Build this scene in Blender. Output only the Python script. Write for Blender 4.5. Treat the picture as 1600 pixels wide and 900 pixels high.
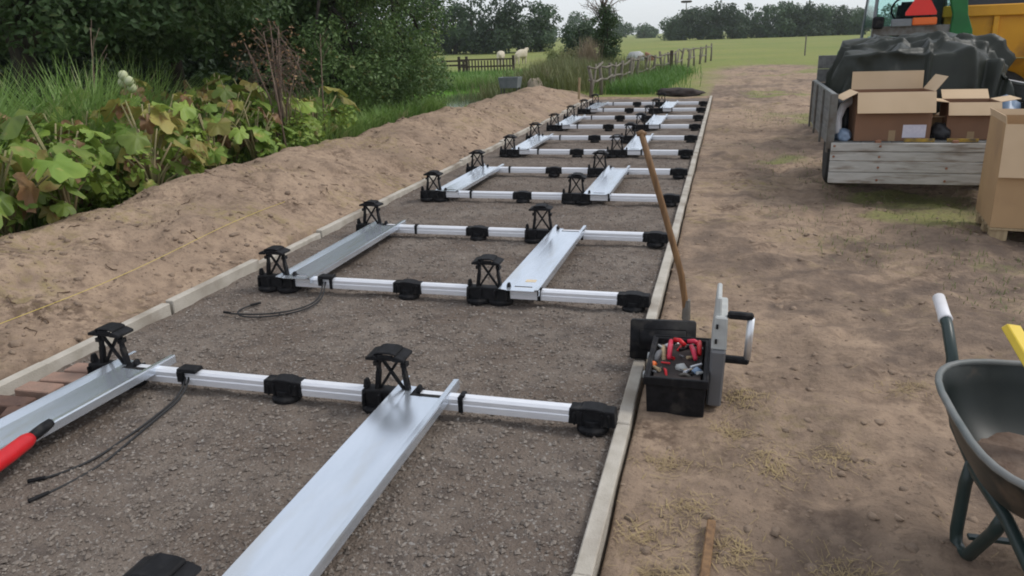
import bpy, bmesh, math, random
import numpy as np
from mathutils import Vector, Matrix
for o in list(bpy.data.objects): bpy.data.objects.remove(o)
SC = bpy.context.scene
COL = SC.collection
R = math.radians
rng = np.random.default_rng(11)
random.seed(5)

# ------------------------------------------------------------------ camera
CAM_H, PITCH, YAW, ROLL, FPX = 1.65, .3183, -.2752, -.0346, 1185.7
fw = Vector((math.sin(YAW)*math.cos(PITCH), math.cos(YAW)*math.cos(PITCH), -math.sin(PITCH)))
rt = Vector((math.cos(YAW), -math.sin(YAW), 0)); up = rt.cross(fw)
r2 = math.cos(ROLL)*rt + math.sin(ROLL)*up; u2 = -math.sin(ROLL)*rt + math.cos(ROLL)*up
cd = bpy.data.cameras.new('camera'); cam = bpy.data.objects.new('camera', cd); COL.objects.link(cam)
cd.sensor_width = 36; cd.lens = 36*FPX/1600; cd.clip_start = .05; cd.clip_end = 3000
M = Matrix((r2, u2, -fw)).transposed().to_4x4(); M.translation = (0, 0, CAM_H); cam.matrix_world = M
SC.camera = cam

# ------------------------------------------------------------------ sky and sun (overcast)
SUN_EL, SUN_AZ = 50, 70          # azimuth measured from +Y towards +X
wd = bpy.data.worlds.new('World'); SC.world = wd; wd.use_nodes = True
nt = wd.node_tree; nt.nodes.clear()
sky = nt.nodes.new('ShaderNodeTexSky'); sky.sky_type = 'NISHITA'; sky.sun_disc = False
sky.sun_elevation = R(SUN_EL); sky.sun_rotation = R(SUN_AZ); sky.air_density = 1.0; sky.dust_density = 1.0; sky.ozone_density = 1.0
hs = nt.nodes.new('ShaderNodeHueSaturation'); hs.inputs['Saturation'].default_value = .6
bg = nt.nodes.new('ShaderNodeBackground'); bg.inputs['Strength'].default_value = .15
wo = nt.nodes.new('ShaderNodeOutputWorld')
nt.links.new(sky.outputs[0], hs.inputs['Color']); cl = nt.nodes.new('ShaderNodeMix'); cl.data_type = 'RGBA'; cl.inputs[0].default_value = .75     # even cloud cover under the clear sky
cl.inputs[7].default_value = (4.75, 5.0, 5.45, 1)
nt.links.new(hs.outputs[0], cl.inputs[6]); nt.links.new(cl.outputs[2], bg.inputs['Color']); nt.links.new(bg.outputs[0], wo.inputs['Surface'])
sl = bpy.data.lights.new('sun', 'SUN'); sl.energy = 1.5; sl.angle = R(16); sl.color = (1, .96, .9)
so = bpy.data.objects.new('sun', sl); COL.objects.link(so)
sd = Vector((math.sin(R(SUN_AZ))*math.cos(R(SUN_EL)), math.cos(R(SUN_AZ))*math.cos(R(SUN_EL)), math.sin(R(SUN_EL))))
so.rotation_euler = sd.to_track_quat('Z', 'Y').to_euler(); so.location = sd*60
vs = SC.view_settings; vs.view_transform = 'Standard'; vs.look = 'None'; vs.gamma = 1; vs.exposure = .2
SC.cycles.max_bounces = 6; SC.cycles.transparent_max_bounces = 8; SC.cycles.use_denoising = True
SC.cycles.filter_width = 1.9      # the photograph is soft

# ------------------------------------------------------------------ materials
def mat(name, c1, c2=None, scale=8, rough=.7, metal=0, bump=0, bscale=60, c3=None, c3scale=2.5, c3amt=.5,
        world=False, detail=5, spec=.4, lo=.35, hi=.65, stretch=None, speckle=None):
    m = bpy.data.materials.new(name); m.use_nodes = True
    n = m.node_tree.nodes; l = m.node_tree.links; b = n['Principled BSDF']
    b.inputs['Roughness'].default_value = rough; b.inputs['Metallic'].default_value = metal
    b.inputs['Specular IOR Level'].default_value = spec
    if world: co = n.new('ShaderNodeNewGeometry').outputs['Position']
    else: co = n.new('ShaderNodeTexCoord').outputs['Object']
    if stretch:
        mp = n.new('ShaderNodeMapping'); mp.inputs['Scale'].default_value = stretch; l.new(co, mp.inputs['Vector']); co = mp.outputs[0]
    def ramp(sc, a, bb, det=detail):
        t = n.new('ShaderNodeTexNoise'); t.inputs['Scale'].default_value = sc; t.inputs['Detail'].default_value = det
        l.new(co, t.inputs['Vector'])
        r = n.new('ShaderNodeMapRange'); r.inputs[1].default_value = a; r.inputs[2].default_value = bb; l.new(t.outputs['Fac'], r.inputs[0])
        return r.outputs[0]
    def mix(fac, A, B):
        x = n.new('ShaderNodeMix'); x.data_type = 'RGBA'; l.new(fac, x.inputs[0])
        for i, v in ((6, A), (7, B)):
            if isinstance(v, tuple): x.inputs[i].default_value = (*v, 1)
            else: l.new(v, x.inputs[i])
        return x.outputs[2]
    col = c1
    if c2 is not None: col = mix(ramp(scale, lo, hi), c1, c2)
    if c3 is not None: col = mix(ramp(c3scale, .62-.3*c3amt, .75), col, c3)
    if speckle is not None: col = mix(ramp(speckle[0], speckle[1], speckle[1]+.1, 2), col, speckle[2])
    if isinstance(col, tuple): b.inputs['Base Color'].default_value = (*col, 1)
    else: l.new(col, b.inputs['Base Color'])
    if bump:
        t = n.new('ShaderNodeTexNoise'); t.inputs['Scale'].default_value = bscale; t.inputs['Detail'].default_value = 6; l.new(co, t.inputs['Vector'])
        bp = n.new('ShaderNodeBump'); bp.inputs['Strength'].default_value = bump; bp.inputs['Distance'].default_value = .02
        l.new(t.outputs['Fac'], bp.inputs['Height']); l.new(bp.outputs[0], b.inputs['Normal'])
    return m

def leafmat(name, c1, c2, c3=None, scale=3.0, trans=.3, fine=14, rnd=False):
    m = bpy.data.materials.new(name); m.use_nodes = True
    n = m.node_tree.nodes; l = m.node_tree.links; b = n['Principled BSDF']; out = n['Material Output']
    b.inputs['Roughness'].default_value = .5; b.inputs['Specular IOR Level'].default_value = .35
    co = n.new('ShaderNodeNewGeometry').outputs['Position']
    def nz(sc, lo, hi):
        t = n.new('ShaderNodeTexNoise'); t.inputs['Scale'].default_value = sc; t.inputs['Detail'].default_value = 4; l.new(co, t.inputs['Vector'])
        r = n.new('ShaderNodeMapRange'); r.inputs[1].default_value = lo; r.inputs[2].default_value = hi; l.new(t.outputs['Fac'], r.inputs[0]); return r.outputs[0]
    x = n.new('ShaderNodeMix'); x.data_type = 'RGBA'; l.new(nz(scale, .35, .65), x.inputs[0])
    x.inputs[6].default_value = (*c1, 1); x.inputs[7].default_value = (*c2, 1); c = x.outputs[2]
    if c3 is not None:
        y = n.new('ShaderNodeMix'); y.data_type = 'RGBA'; l.new(nz(fine, .6, .72), y.inputs[0]); l.new(c, y.inputs[6]); y.inputs[7].default_value = (*c3, 1); c = y.outputs[2]
    if rnd:
        oi = n.new('ShaderNodeObjectInfo'); hv_ = n.new('ShaderNodeHueSaturation'); mr = n.new('ShaderNodeMapRange'); mr.inputs[3].default_value = .65; mr.inputs[4].default_value = 1.45
        l.new(oi.outputs['Random'], mr.inputs[0]); l.new(mr.outputs[0], hv_.inputs['Value']); l.new(c, hv_.inputs['Color']); c = hv_.outputs[0]
    l.new(c, b.inputs['Base Color'])
    t = n.new('ShaderNodeBsdfTranslucent'); l.new(c, t.inputs['Color'])
    ms = n.new('ShaderNodeMixShader'); ms.inputs[0].default_value = trans
    l.new(b.outputs[0], ms.inputs[1]); l.new(t.outputs[0], ms.inputs[2]); l.new(ms.outputs[0], out.inputs['Surface'])
    return m

MT = dict(
    concrete=mat('edging_concrete', (.42,.385,.325), (.50,.46,.40), 9, .9, bump=.25, bscale=120, c3=(.22,.18,.14), c3scale=3, c3amt=.5, world=True),
    alu=mat('mill_aluminium', (.86,.87,.90), (.78,.79,.83), 14, .42, .35, stretch=(1,8,8)),
    galv=mat('galvanised_sheet', (.76,.82,.90), (.66,.72,.80), 6, .24, .8, bump=.04, bscale=9, stretch=(1,.25,1), c3=(.62,.63,.62), c3scale=7, c3amt=.35),
    black=mat('black_plastic', (.008,.008,.009), (.016,.016,.018), 30, .6, c3=(.05,.045,.04), c3scale=14, c3amt=.25, spec=.16),
    cable=mat('black_cable', (.02,.02,.021), None, rough=.6),
    gravelstone=mat('crushed_stone', (.125,.10,.082), (.265,.228,.195), 45, .9, world=True, speckle=(34,.67,(.44,.41,.37))),
    sandclod=mat('sand_clod', (.30,.22,.158), (.19,.138,.10), 3, .95, bump=.6, bscale=60, world=True),
    straw=mat('dry_straw', (.40,.30,.15), (.28,.205,.11), 9, .8, world=True),
    brick=mat('worn_paver', (.32,.20,.15), (.25,.17,.13), 14, .9, bump=.3, bscale=90),
    brickd=mat('dark_paver', (.13,.075,.055), (.09,.055,.045), 14, .9, bump=.3, bscale=90),
    red=mat('red_grip', (.62,.015,.02), (.5,.012,.018), 12, .4),
    redp=mat('pink_red_grip', (.60,.03,.07), None, rough=.4),
    wood=mat('handle_wood', (.24,.135,.06), (.14,.075,.035), 6, .6, stretch=(8,8,1), bump=.1),
    woodpale=mat('pale_timber', (.42,.32,.19), (.33,.24,.14), 8, .8, stretch=(8,8,1)),
    weathered=mat('weathered_plank', (.50,.49,.46), (.40,.385,.355), 5, .85, stretch=(1,6,6), c3=(.17,.13,.09), c3scale=4, c3amt=.45, bump=.25, bscale=25),
    greyplank=mat('grey_side_board', (.20,.20,.19), (.13,.13,.125), 4, .7, stretch=(6,1,6), bump=.2, bscale=20),
    oldwood=mat('old_fence_wood', (.22,.20,.16), (.13,.11,.085), 7, .9, stretch=(5,5,1), bump=.3, bscale=30),
    darkwood=mat('dark_fence_wood', (.075,.055,.042), (.05,.035,.03), 7, .9),
    steel=mat('worn_steel', (.20,.20,.19), (.12,.10,.08), 10, .55, .5),
    silver=mat('brushed_silver', (.72,.73,.75), None, rough=.35, metal=.7),
    rubber=mat('tyre_rubber', (.016,.016,.016), (.035,.032,.028), 12, .85, bump=.2, bscale=40),
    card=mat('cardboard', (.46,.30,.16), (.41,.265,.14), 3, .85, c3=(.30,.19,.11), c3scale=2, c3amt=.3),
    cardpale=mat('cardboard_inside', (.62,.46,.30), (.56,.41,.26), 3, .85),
    cardbrown=mat('cardboard_brown', (.25,.135,.08), (.21,.115,.07), 3, .85),  # plain darker brown card for the trailer boxes
    white=mat('white_plastic', (.74,.73,.75), (.62,.60,.6), 9, .45),
    label=mat('paper_label', (.68,.66,.74), (.6,.58,.68), 40, .6),
    tarp=mat('olive_tarpaulin', (.020,.023,.018), (.030,.034,.027), 4, .46, bump=.25, bscale=9, spec=.28),
    tarpb=mat('black_tarpaulin', (.012,.013,.016), (.025,.026,.03), 4, .4, bump=.15, bscale=10),
    blue=mat('blue_bag', (.16,.24,.36), (.28,.36,.48), 6, .4),
    green=mat('tractor_green', (.012,.15,.035), (.01,.11,.028), 4, .35),
    yellowrim=mat('wheel_yellow', (.70,.48,.04), None, rough=.45),
    amber=mat('dumper_yellow', (.75,.37,.025), (.66,.31,.02), 3, .45, c3=(.35,.16,.03), c3scale=2.2, c3amt=.25),
    orange=mat('orange_lamp', (.80,.16,.03), None, rough=.3),
    trired=mat('reflector_red', (.80,.04,.03), None, rough=.35),
    levely=mat('level_yellow', (.80,.58,.06), (.72,.50,.05), 9, .4),
    tray=mat('wheelbarrow_green', (.010,.015,.013), (.022,.026,.023), 7, .45, c3=(.12,.085,.06), c3scale=7, c3amt=.15),
    rim=mat('worn_rim', (.12,.135,.13), (.20,.20,.19), 9, .5),
    tubeg=mat('wheelbarrow_tube', (.018,.035,.033), (.03,.045,.042), 9, .35),
    soilin=mat('barrow_soil', (.13,.085,.062), (.20,.145,.11), 14, .95, bump=.6, bscale=30),
    greyp=mat('grey_plastic', (.13,.13,.135), None, rough=.5),
    lgreyp=mat('light_grey_plastic', (.47,.48,.46), (.40,.41,.40), 20, .5),
    steelgrey=mat('trough_grey', (.17,.19,.20), (.24,.25,.26), 5, .6),
    bark=mat('bark', (.055,.045,.035), (.03,.026,.022), 6, .95, stretch=(4,4,1), bump=.5, bscale=14, world=True),
    deadwood=mat('dead_stalk', (.20,.15,.11), (.13,.085,.065), 7, .9, world=True),
    wool=mat('cream_wool', (.62,.55,.42), (.52,.46,.35), 14, .95, bump=.5, bscale=30),
    stem=mat('leaf_stalk', (.22,.22,.09), (.33,.26,.15), 6, .7, world=True),
    rustyellow=mat('dirty_yellow', (.42,.27,.04), (.12,.09,.05), 14, .7),
    tape=mat('packing_tape', (.34,.24,.14), None, rough=.25),
    rust=mat('rusty_sheet', (.24,.10,.06), (.3,.16,.1), 6, .85),
    darkheap=mat('dark_heap', (.03,.025,.023), (.06,.045,.04), 6, .95, bump=.6, bscale=14),
    stone=mat('pale_stone', (.42,.35,.27), (.32,.26,.2), 6, .9, bump=.4, bscale=18),
    string=mat('yellow_string', (.62,.48,.10), None, rough=.7),
)
LF = dict(
    big=leafmat('large_leaf_green', (.145,.23,.04), (.23,.31,.06), (.34,.30,.09), 2.5, .3, 6, True),
    bigy=leafmat('large_leaf_yellowing', (.25,.25,.06), (.29,.24,.07), (.22,.11,.04), 3.5, .3, 7, True),
    bigb=leafmat('large_leaf_withered', (.19,.10,.05), (.28,.18,.09), (.12,.06,.034), 4, .15, 9, True),
    grass=leafmat('tall_grass_blade', (.17,.29,.07), (.26,.38,.11), (.42,.41,.22), .8, .3, 2.5),
    reed=leafmat('bright_reed_blade', (.085,.185,.03), (.12,.235,.045), None, .5, .3),
    drygrass=leafmat('dry_grass_blade', (.19,.195,.08), (.125,.16,.05), (.22,.15,.09), .6, .25, 2),
    oak=leafmat('dark_tree_leaf', (.055,.10,.035), (.085,.14,.048), (.10,.12,.04), .8, .25, 5),
    haw=leafmat('hawthorn_leaf', (.085,.15,.048), (.135,.21,.068), (.20,.17,.05), 1.1, .28, 5),
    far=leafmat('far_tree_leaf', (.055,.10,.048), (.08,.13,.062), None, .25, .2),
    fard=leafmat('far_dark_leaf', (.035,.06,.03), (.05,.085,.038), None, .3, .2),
    ivy=leafmat('ivy_leaf', (.035,.075,.022), (.06,.10,.03), None, 1.2, .2),
)

# ------------------------------------------------------------------ builders
def tag(o, label=None, cat=None, group=None, kind=None):
    if label: o['label'] = label
    if cat: o['category'] = cat
    if group: o['group'] = group
    if kind: o['kind'] = kind
    return o
def empty(name, loc=(0,0,0), rz=0, label=None, cat=None, group=None, kind=None):
    o = bpy.data.objects.new(name, None); COL.objects.link(o); o.location = loc; o.rotation_euler = (0,0,rz); o.empty_display_size = .1
    return tag(o, label, cat, group, kind)
def link(name, me, m=None, parent=None, loc=None, rot=None, sc=None):
    o = bpy.data.objects.new(name, me); COL.objects.link(o)
    if m is not None and not me.materials: me.materials.append(m)
    if parent is not None: o.parent = parent
    if loc is not None: o.location = loc
    if rot is not None: o.rotation_euler = rot
    if sc is not None: o.scale = sc
    return o
def np_mesh(name, V, F, smooth=False):
    V = np.asarray(V, np.float32); F = np.asarray(F, np.int32)
    me = bpy.data.meshes.new(name); k = F.shape[1]
    me.vertices.add(len(V)); me.vertices.foreach_set('co', V.ravel())
    me.loops.add(F.size); me.loops.foreach_set('vertex_index', F.ravel())
    me.polygons.add(len(F)); me.polygons.foreach_set('loop_start', np.arange(0, F.size, k, dtype=np.int32))
    me.polygons.foreach_set('use_smooth', np.full(len(F), smooth))
    me.update(calc_edges=True); me.validate(); return me
def copy_tree(o, parent=None):
    c = o.copy(); COL.objects.link(c)
    if parent is not None: c.parent = parent
    for ch in o.children: copy_tree(ch, c)
    return c

class MB:
    def __init__(s): s.v = []; s.f = []
    def add(s, vs, fs):
        k = len(s.v); s.v += [tuple(v) for v in vs]; s.f += [tuple(i+k for i in f) for f in fs]; return s
    def box(s, x0, x1, y0, y1, z0, z1, top=(1,1), rot=None, piv=None):
        cx, cy = (x0+x1)/2, (y0+y1)/2; V = []
        for z, (tx, ty) in ((z0, (1,1)), (z1, top)):
            for x, y in ((x0,y0),(x1,y0),(x1,y1),(x0,y1)): V.append(Vector((cx+(x-cx)*tx, cy+(y-cy)*ty, z)))
        if rot is not None:
            p = Vector(piv) if piv else Vector((cx, cy, (z0+z1)/2)); V = [rot @ (v-p) + p for v in V]
        return s.add(V, [(0,3,2,1),(4,5,6,7),(0,1,5,4),(1,2,6,5),(2,3,7,6),(3,0,4,7)])
    def tube(s, pts, r, n=8, caps=True):
        pts = [Vector(p) for p in pts]; rr = r if isinstance(r, (list, tuple)) else [r]*len(pts)
        V = []; F = []; ref = None
        for i, p in enumerate(pts):
            t = (pts[min(i+1, len(pts)-1)] - pts[max(i-1, 0)])
            t = t.normalized() if t.length > 1e-9 else Vector((0,0,1))
            if ref is None: ref = t.orthogonal().normalized()
            ref = (ref - t*ref.dot(t)); ref = ref.normalized() if ref.length > 1e-6 else t.orthogonal().normalized()
            b = t.cross(ref)
            for k in range(n):
                a = 2*math.pi*k/n; V.append(p + (ref*math.cos(a) + b*math.sin(a))*rr[i])
        for i in range(len(pts)-1):
            for k in range(n): F.append((i*n+k, i*n+(k+1)%n, (i+1)*n+(k+1)%n, (i+1)*n+k))
        if caps: F.append(tuple(range(n-1,-1,-1))); F.append(tuple((len(pts)-1)*n+k for k in range(n)))
        return s.add(V, F)
    def bar(s, a, b, w, h, upv=(0,0,1)):
        a = Vector(a); b = Vector(b); t = (b-a).normalized(); u = Vector(upv); u = u - t*u.dot(t)
        u = u.normalized() if u.length > 1e-6 else t.orthogonal().normalized(); q = t.cross(u); V = []
        for p in (a, b):
            for sx, sz in ((-1,-1),(1,-1),(1,1),(-1,1)): V.append(p + q*sx*w/2 + u*sz*h/2)
        return s.add(V, [(0,1,2,3),(7,6,5,4),(0,4,5,1),(1,5,6,2),(2,6,7,3),(3,7,4,0)])
    def lathe(s, prof, c=(0,0,0), n=20, axis='z'):
        V = []; F = []
        for r, h in prof:
            for k in range(n):
                a = 2*math.pi*k/n; x, y = r*math.cos(a), r*math.sin(a)
                V.append({'z': (c[0]+x, c[1]+y, c[2]+h), 'x': (c[0]+h, c[1]+x, c[2]+y), 'y': (c[0]+x, c[1]+h, c[2]-y)}[axis])
        for i in range(len(prof)-1):
            for k in range(n): F.append((i*n+k, i*n+(k+1)%n, (i+1)*n+(k+1)%n, (i+1)*n+k))
        F.append(tuple(range(n-1,-1,-1))); F.append(tuple((len(prof)-1)*n+k for k in range(n)))
        return s.add(V, F)
    def prism(s, poly, a0, a1, axis='y'):
        n = len(poly); V = []
        for a in (a0, a1):
            for p, q in poly: V.append({'y': (p, a, q), 'x': (a, p, q), 'z': (p, q, a)}[axis])
        F = [tuple(range(n)), tuple(range(2*n-1, n-1, -1))] + [(i, i+n, (i+1)%n+n, (i+1)%n) for i in range(n)]
        return s.add(V, F)
    def mesh(s, name='m', bevel=0, smooth=False, seg=1):
        me = bpy.data.meshes.new(name); bm = bmesh.new()
        vv = [bm.verts.new(v) for v in s.v]
        for f in s.f:
            try: bm.faces.new([vv[i] for i in f])
            except ValueError: pass
        bmesh.ops.recalc_face_normals(bm, faces=bm.faces)
        if bevel: 
            es = [e for e in bm.edges if len(e.link_faces) == 2 and e.calc_face_angle(0) > .6]
            bmesh.ops.bevel(bm, geom=es, offset=bevel, segments=seg, affect='EDGES', clamp_overlap=True)
        if smooth:
            for f in bm.faces: f.smooth = True
        bm.to_mesh(me); bm.free(); return me
    def build(s, name, m, parent=None, bevel=0, smooth=False, seg=1, loc=None, rot=None):
        return link(name, s.mesh(name, bevel, smooth, seg), m, parent, loc, rot)

def lattice(seed, n=64):
    return np.random.default_rng(seed).random((n, n))
_L = {}
def vnoise(x, y, sc, seed=0):
    if seed not in _L: _L[seed] = lattice(seed+100)
    L = _L[seed]; n = 64; x = np.asarray(x)*sc; y = np.asarray(y)*sc
    i = np.floor(x).astype(int); j = np.floor(y).astype(int); fx = x-i; fy = y-j
    fx = fx*fx*(3-2*fx); fy = fy*fy*(3-2*fy)
    a = L[i%n, j%n]; b = L[(i+1)%n, j%n]; c = L[i%n, (j+1)%n]; d = L[(i+1)%n, (j+1)%n]
    return (a*(1-fx)+b*fx)*(1-fy) + (c*(1-fx)+d*fx)*fy - .5
def fbm(x, y, sc, seed=0, o=4):
    return sum(vnoise(x, y, sc*2**k, seed+k)/2**k for k in range(o))
def sstep(a, b, x):
    t = np.clip((np.asarray(x, float)-a)/(b-a), 0, 1); return t*t*(3-2*t)

# ------------------------------------------------------------------ ground
KR0, KR1 = -.386, -.326          # right edging, inner and outer face
KL0, KL1 = -3.505, -3.445        # left edging
BED_END = 20.75
def ground_h(x, y):
    x = np.asarray(x, float); y = np.asarray(y, float)
    near = 1-sstep(25, 60, y)
    h = .012 + near*(.05*fbm(x, y, .7, 1, 3) + .03*fbm(x, y, 3.1, 5, 3))
    h += near*sstep(-.3, .1, x)*(.045*fbm(x, y, 4.2, 9, 3) + .035*np.minimum(fbm(x, y, 2.3, 14, 3)+.1, 0) + .026*fbm(x, y, 9.3, 19, 2))
    # wheel ruts through the yard
    for cx in (.75, 2.1): h -= near*.03*np.exp(-((x-cx-.25*np.sin(y*.35))/.16)**2)
    # spoil bank beside the left edging
    u = KL0 - x
    b = np.interp(u, [-.2, 0, .12, .45, .9, 1.3, 1.6, 2.0, 2.6], [0, .035, .07, .22, .37, .43, .39, .22, 0])
    b = b*(1-.18*sstep(12, 18, y))
    b *= (1 - sstep(20.3, 22.6, y + .3*fbm(x, y, .9, 3, 2)))
    b *= 1 + .22*fbm(x*.6, y, .55, 21, 3)
    rough = np.clip(b/.2, 0, 1)
    b += rough*(.085*fbm(x, y, 2.2, 31, 4) + .035*fbm(x, y, 9.1, 36, 2) + .17*np.minimum(fbm(x, y, 3.1, 41, 3)+.24, 0))
    h += b
    # ditch and pond to the left
    d = ((x+7.75)/2.2)**2 + ((y-21.5)/5.0)**2
    h -= .5*(1-sstep(.45, 1.25, d))
    # under the gravel bed and its edging the soil lies lower
    inb = sstep(KL0-.02, KL0+.0, x)*(1-sstep(KR1, KR1+.02, x))*(1-sstep(BED_END, BED_END+.1, y))
    h = h*(1-inb) - .09*inb
    return h
def axis_pts(segs):
    out = []
    for a, b, st in segs: out += list(np.arange(a, b, st))
    return np.array(out + [segs[-1][1]])
gx = axis_pts([(-900,-200,50),(-200,-60,10),(-60,-20,2),(-20,-9,.4),(-9,-6,.12),(-6,-3.53,.045),(-3.53,-3.50,.015),(-3.50,-.34,.2),(-.34,-.30,.015),(-.30,3,.04),(3,6,.15),(6,20,.5),(20,60,4),(60,200,20),(200,900,70)])
gy = axis_pts([(-60,-2,4),(-2,1.2,.2),(1.2,9,.045),(9,14,.08),(14,23.5,.14),(23.5,40,.4),(40,90,2),(90,260,8),(260,1500,80)])
X, Y = np.meshgrid(gx, gy); Z = ground_h(X, Y)
nx, ny = len(gx), len(gy)
idx = np.arange(nx*ny).reshape(ny, nx)
F = np.stack([idx[:-1,:-1], idx[:-1,1:], idx[1:,1:], idx[1:,:-1]], -1).reshape(-1, 4)
me = np_mesh('ground', np.stack([X, Y, Z], -1).reshape(-1, 3), F, True)
# kind of surface per vertex: bare sand (R), lush green (G), damp soil and painted shade (B)
wob = 1.2*fbm(X, Y, .35, 50, 3)
bank = sstep(KL0-2.15+.25*wob, KL0-1.75+.25*wob, X)*(1-sstep(20.7, 22.2, Y+.6*wob))*(1-sstep(-.5, -.2, X))
yard = sstep(-.42, -.3, X)*(1-sstep(23, 30, Y+2*wob)) 
track = np.exp(-((X-(1.2+.02*Y))/(2.2+.02*Y))**2)*(1-sstep(34, 46, Y+4*wob))
sandw = np.clip(np.maximum.reduce([bank, yard*np.clip(1-.35*sstep(3.2,7,X)+.2*wob,0,1), np.clip(track*1.3-.15+.3*wob,0,1)*sstep(20,22,Y)]), 0, 1)
tuft = .8*sstep(.18, .55, fbm(X, Y, .55, 61, 4)+.12*sstep(4.5,9,Y)-.25*sstep(3.5,0,X)*(1-sstep(4,7,Y)))*sstep(.0,.8,X)
sandw = sandw*(1-.75*tuft)
sandw = np.where((X > KL0-.05) & (X < KR1+.03) & (Y < BED_END+.3), 1, sandw)
lush = np.clip((1-sstep(-6.5,-4,X))*(1-sstep(34,44,Y))*sstep(14,18,Y), 0, 1)
damp_shade = sstep(.05, .42, fbm(X, Y, .8, 71, 4))*.9*(X > -.4) + .8*sstep(.28, .45, fbm(X, Y, 2.1, 75, 3))*(X > -.3) + .55*np.exp(-((X-.35)/.3)**2)*(1-sstep(3.4,4.4,Y)) + .75*np.exp(-((X-2.2)/1.3)**2-((Y-6.4)/.9)**2) + .5*np.exp(-((X-.9)/.5)**2-((Y-2.2)/.8)**2)  # damp soil, shade painted round the pallet, darker patch round the wheelbarrow
ca = me.color_attributes.new('zone', 'FLOAT_COLOR', 'POINT')
cc = np.ones((nx*ny, 4), np.float32); cc[:,0] = sandw.ravel(); cc[:,1] = lush.ravel(); cc[:,2] = np.clip(damp_shade, 0, 1).ravel()
ca.data.foreach_set('color', cc.ravel())
gm = bpy.data.materials.new('ground_surface'); gm.use_nodes = True
n = gm.node_tree.nodes; l = gm.node_tree.links; b = n['Principled BSDF']; b.inputs['Roughness'].default_value = .95; b.inputs['Specular IOR Level'].default_value = .15
co = n.new('ShaderNodeNewGeometry').outputs['Position']
at = n.new('ShaderNodeAttribute'); at.attribute_name = 'zone'; sp = n.new('ShaderNodeSeparateColor'); l.new(at.outputs['Color'], sp.inputs[0])
def nz(sc, lo, hi, det=6, stretch=None):
    c = co
    if stretch:
        mp = n.new('ShaderNodeMapping'); mp.inputs['Scale'].default_value = stretch; l.new(co, mp.inputs['Vector']); c = mp.outputs[0]
    t = n.new('ShaderNodeTexNoise'); t.inputs['Scale'].default_value = sc; t.inputs['Detail'].default_value = det; t.inputs['Roughness'].default_value = .6; l.new(c, t.inputs['Vector'])
    r = n.new('ShaderNodeMapRange'); r.inputs[1].default_value = lo; r.inputs[2].default_value = hi; l.new(t.outputs['Fac'], r.inputs[0]); return r.outputs[0]
def mx(f, A, B):
    x = n.new('ShaderNodeMix'); x.data_type = 'RGBA'; l.new(f, x.inputs[0])
    for i, v in ((6, A), (7, B)):
        if isinstance(v, tuple): x.inputs[i].default_value = (*v, 1)
        else: l.new(v, x.inputs[i])
    return x.outputs[2]
def mul(a, b_):
    x = n.new('ShaderNodeMath'); x.operation = 'MULTIPLY'; l.new(a, x.inputs[0])
    if isinstance(b_, float): x.inputs[1].default_value = b_
    else: l.new(b_, x.inputs[1])
    return x.outputs[0]
sand = mx(nz(1.6, .35, .65), (.41,.30,.212), (.345,.25,.178))
sand = mx(nz(9, .46, .66), sand, (.25,.18,.13))
sand = mx(nz(34, .56, .70, 4), sand, (.21,.152,.112))
sand = mx(mul(nz(2.3, .50, .64), nz(21, .40, .58)), sand, (.145,.10,.072))
sand = mx(nz(.7, .5, .72), sand, (.225,.165,.122))
sand = mx(mul(nz(.9, .5, .66), nz(14, .45, .65)), sand, (.30,.235,.115))
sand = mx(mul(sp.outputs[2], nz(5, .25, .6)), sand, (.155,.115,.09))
grs = mx(nz(.08, .35, .65, 3), (.265,.275,.08), (.185,.235,.06))
grs = mx(nz(1.4, .45, .7), grs, (.25,.24,.10))
grs = mx(nz(30, .5, .7, 3), grs, (.10,.12,.045))
grs = mx(sp.outputs[1], grs, (.10,.22,.03))
edge = n.new('ShaderNodeMath'); edge.operation = 'ADD'; l.new(sp.outputs[0], edge.inputs[0]); l.new(mul(nz(9, 0, 1), .5), edge.inputs[1])
er = n.new('ShaderNodeMapRange'); er.inputs[1].default_value = .5; er.inputs[2].default_value = 1.0; l.new(edge.outputs[0], er.inputs[0])
l.new(mx(er.outputs[0], grs, sand), b.inputs['Base Color'])
bt = n.new('ShaderNodeTexNoise'); bt.inputs['Scale'].default_value = 22; bt.inputs['Detail'].default_value = 10; bt.inputs['Roughness'].default_value = .65; l.new(co, bt.inputs['Vector'])
bp = n.new('ShaderNodeBump'); bp.inputs['Strength'].default_value = .75; bp.inputs['Distance'].default_value = .038; l.new(bt.outputs['Fac'], bp.inputs['Height']); l.new(bp.outputs[0], b.inputs['Normal'])
tag(link('ground', me, gm), kind='structure')

# pond
V = [(-7.75+2.4*math.cos(a)*(1+.08*math.sin(3*a)), 21.5+5.4*math.sin(a)*(1+.06*math.cos(2*a)), -.14) for a in np.linspace(0, 2*math.pi, 40, endpoint=False)]
pm = mat('pond_water', (.06,.075,.06), (.10,.11,.08), 2, .08, bump=.12, bscale=6, world=True, spec=.6)
pme = bpy.data.meshes.new('pond'); pme.from_pydata(V, [], [tuple(range(40))]); tag(link('pond', pme, pm), kind='structure')

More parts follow.
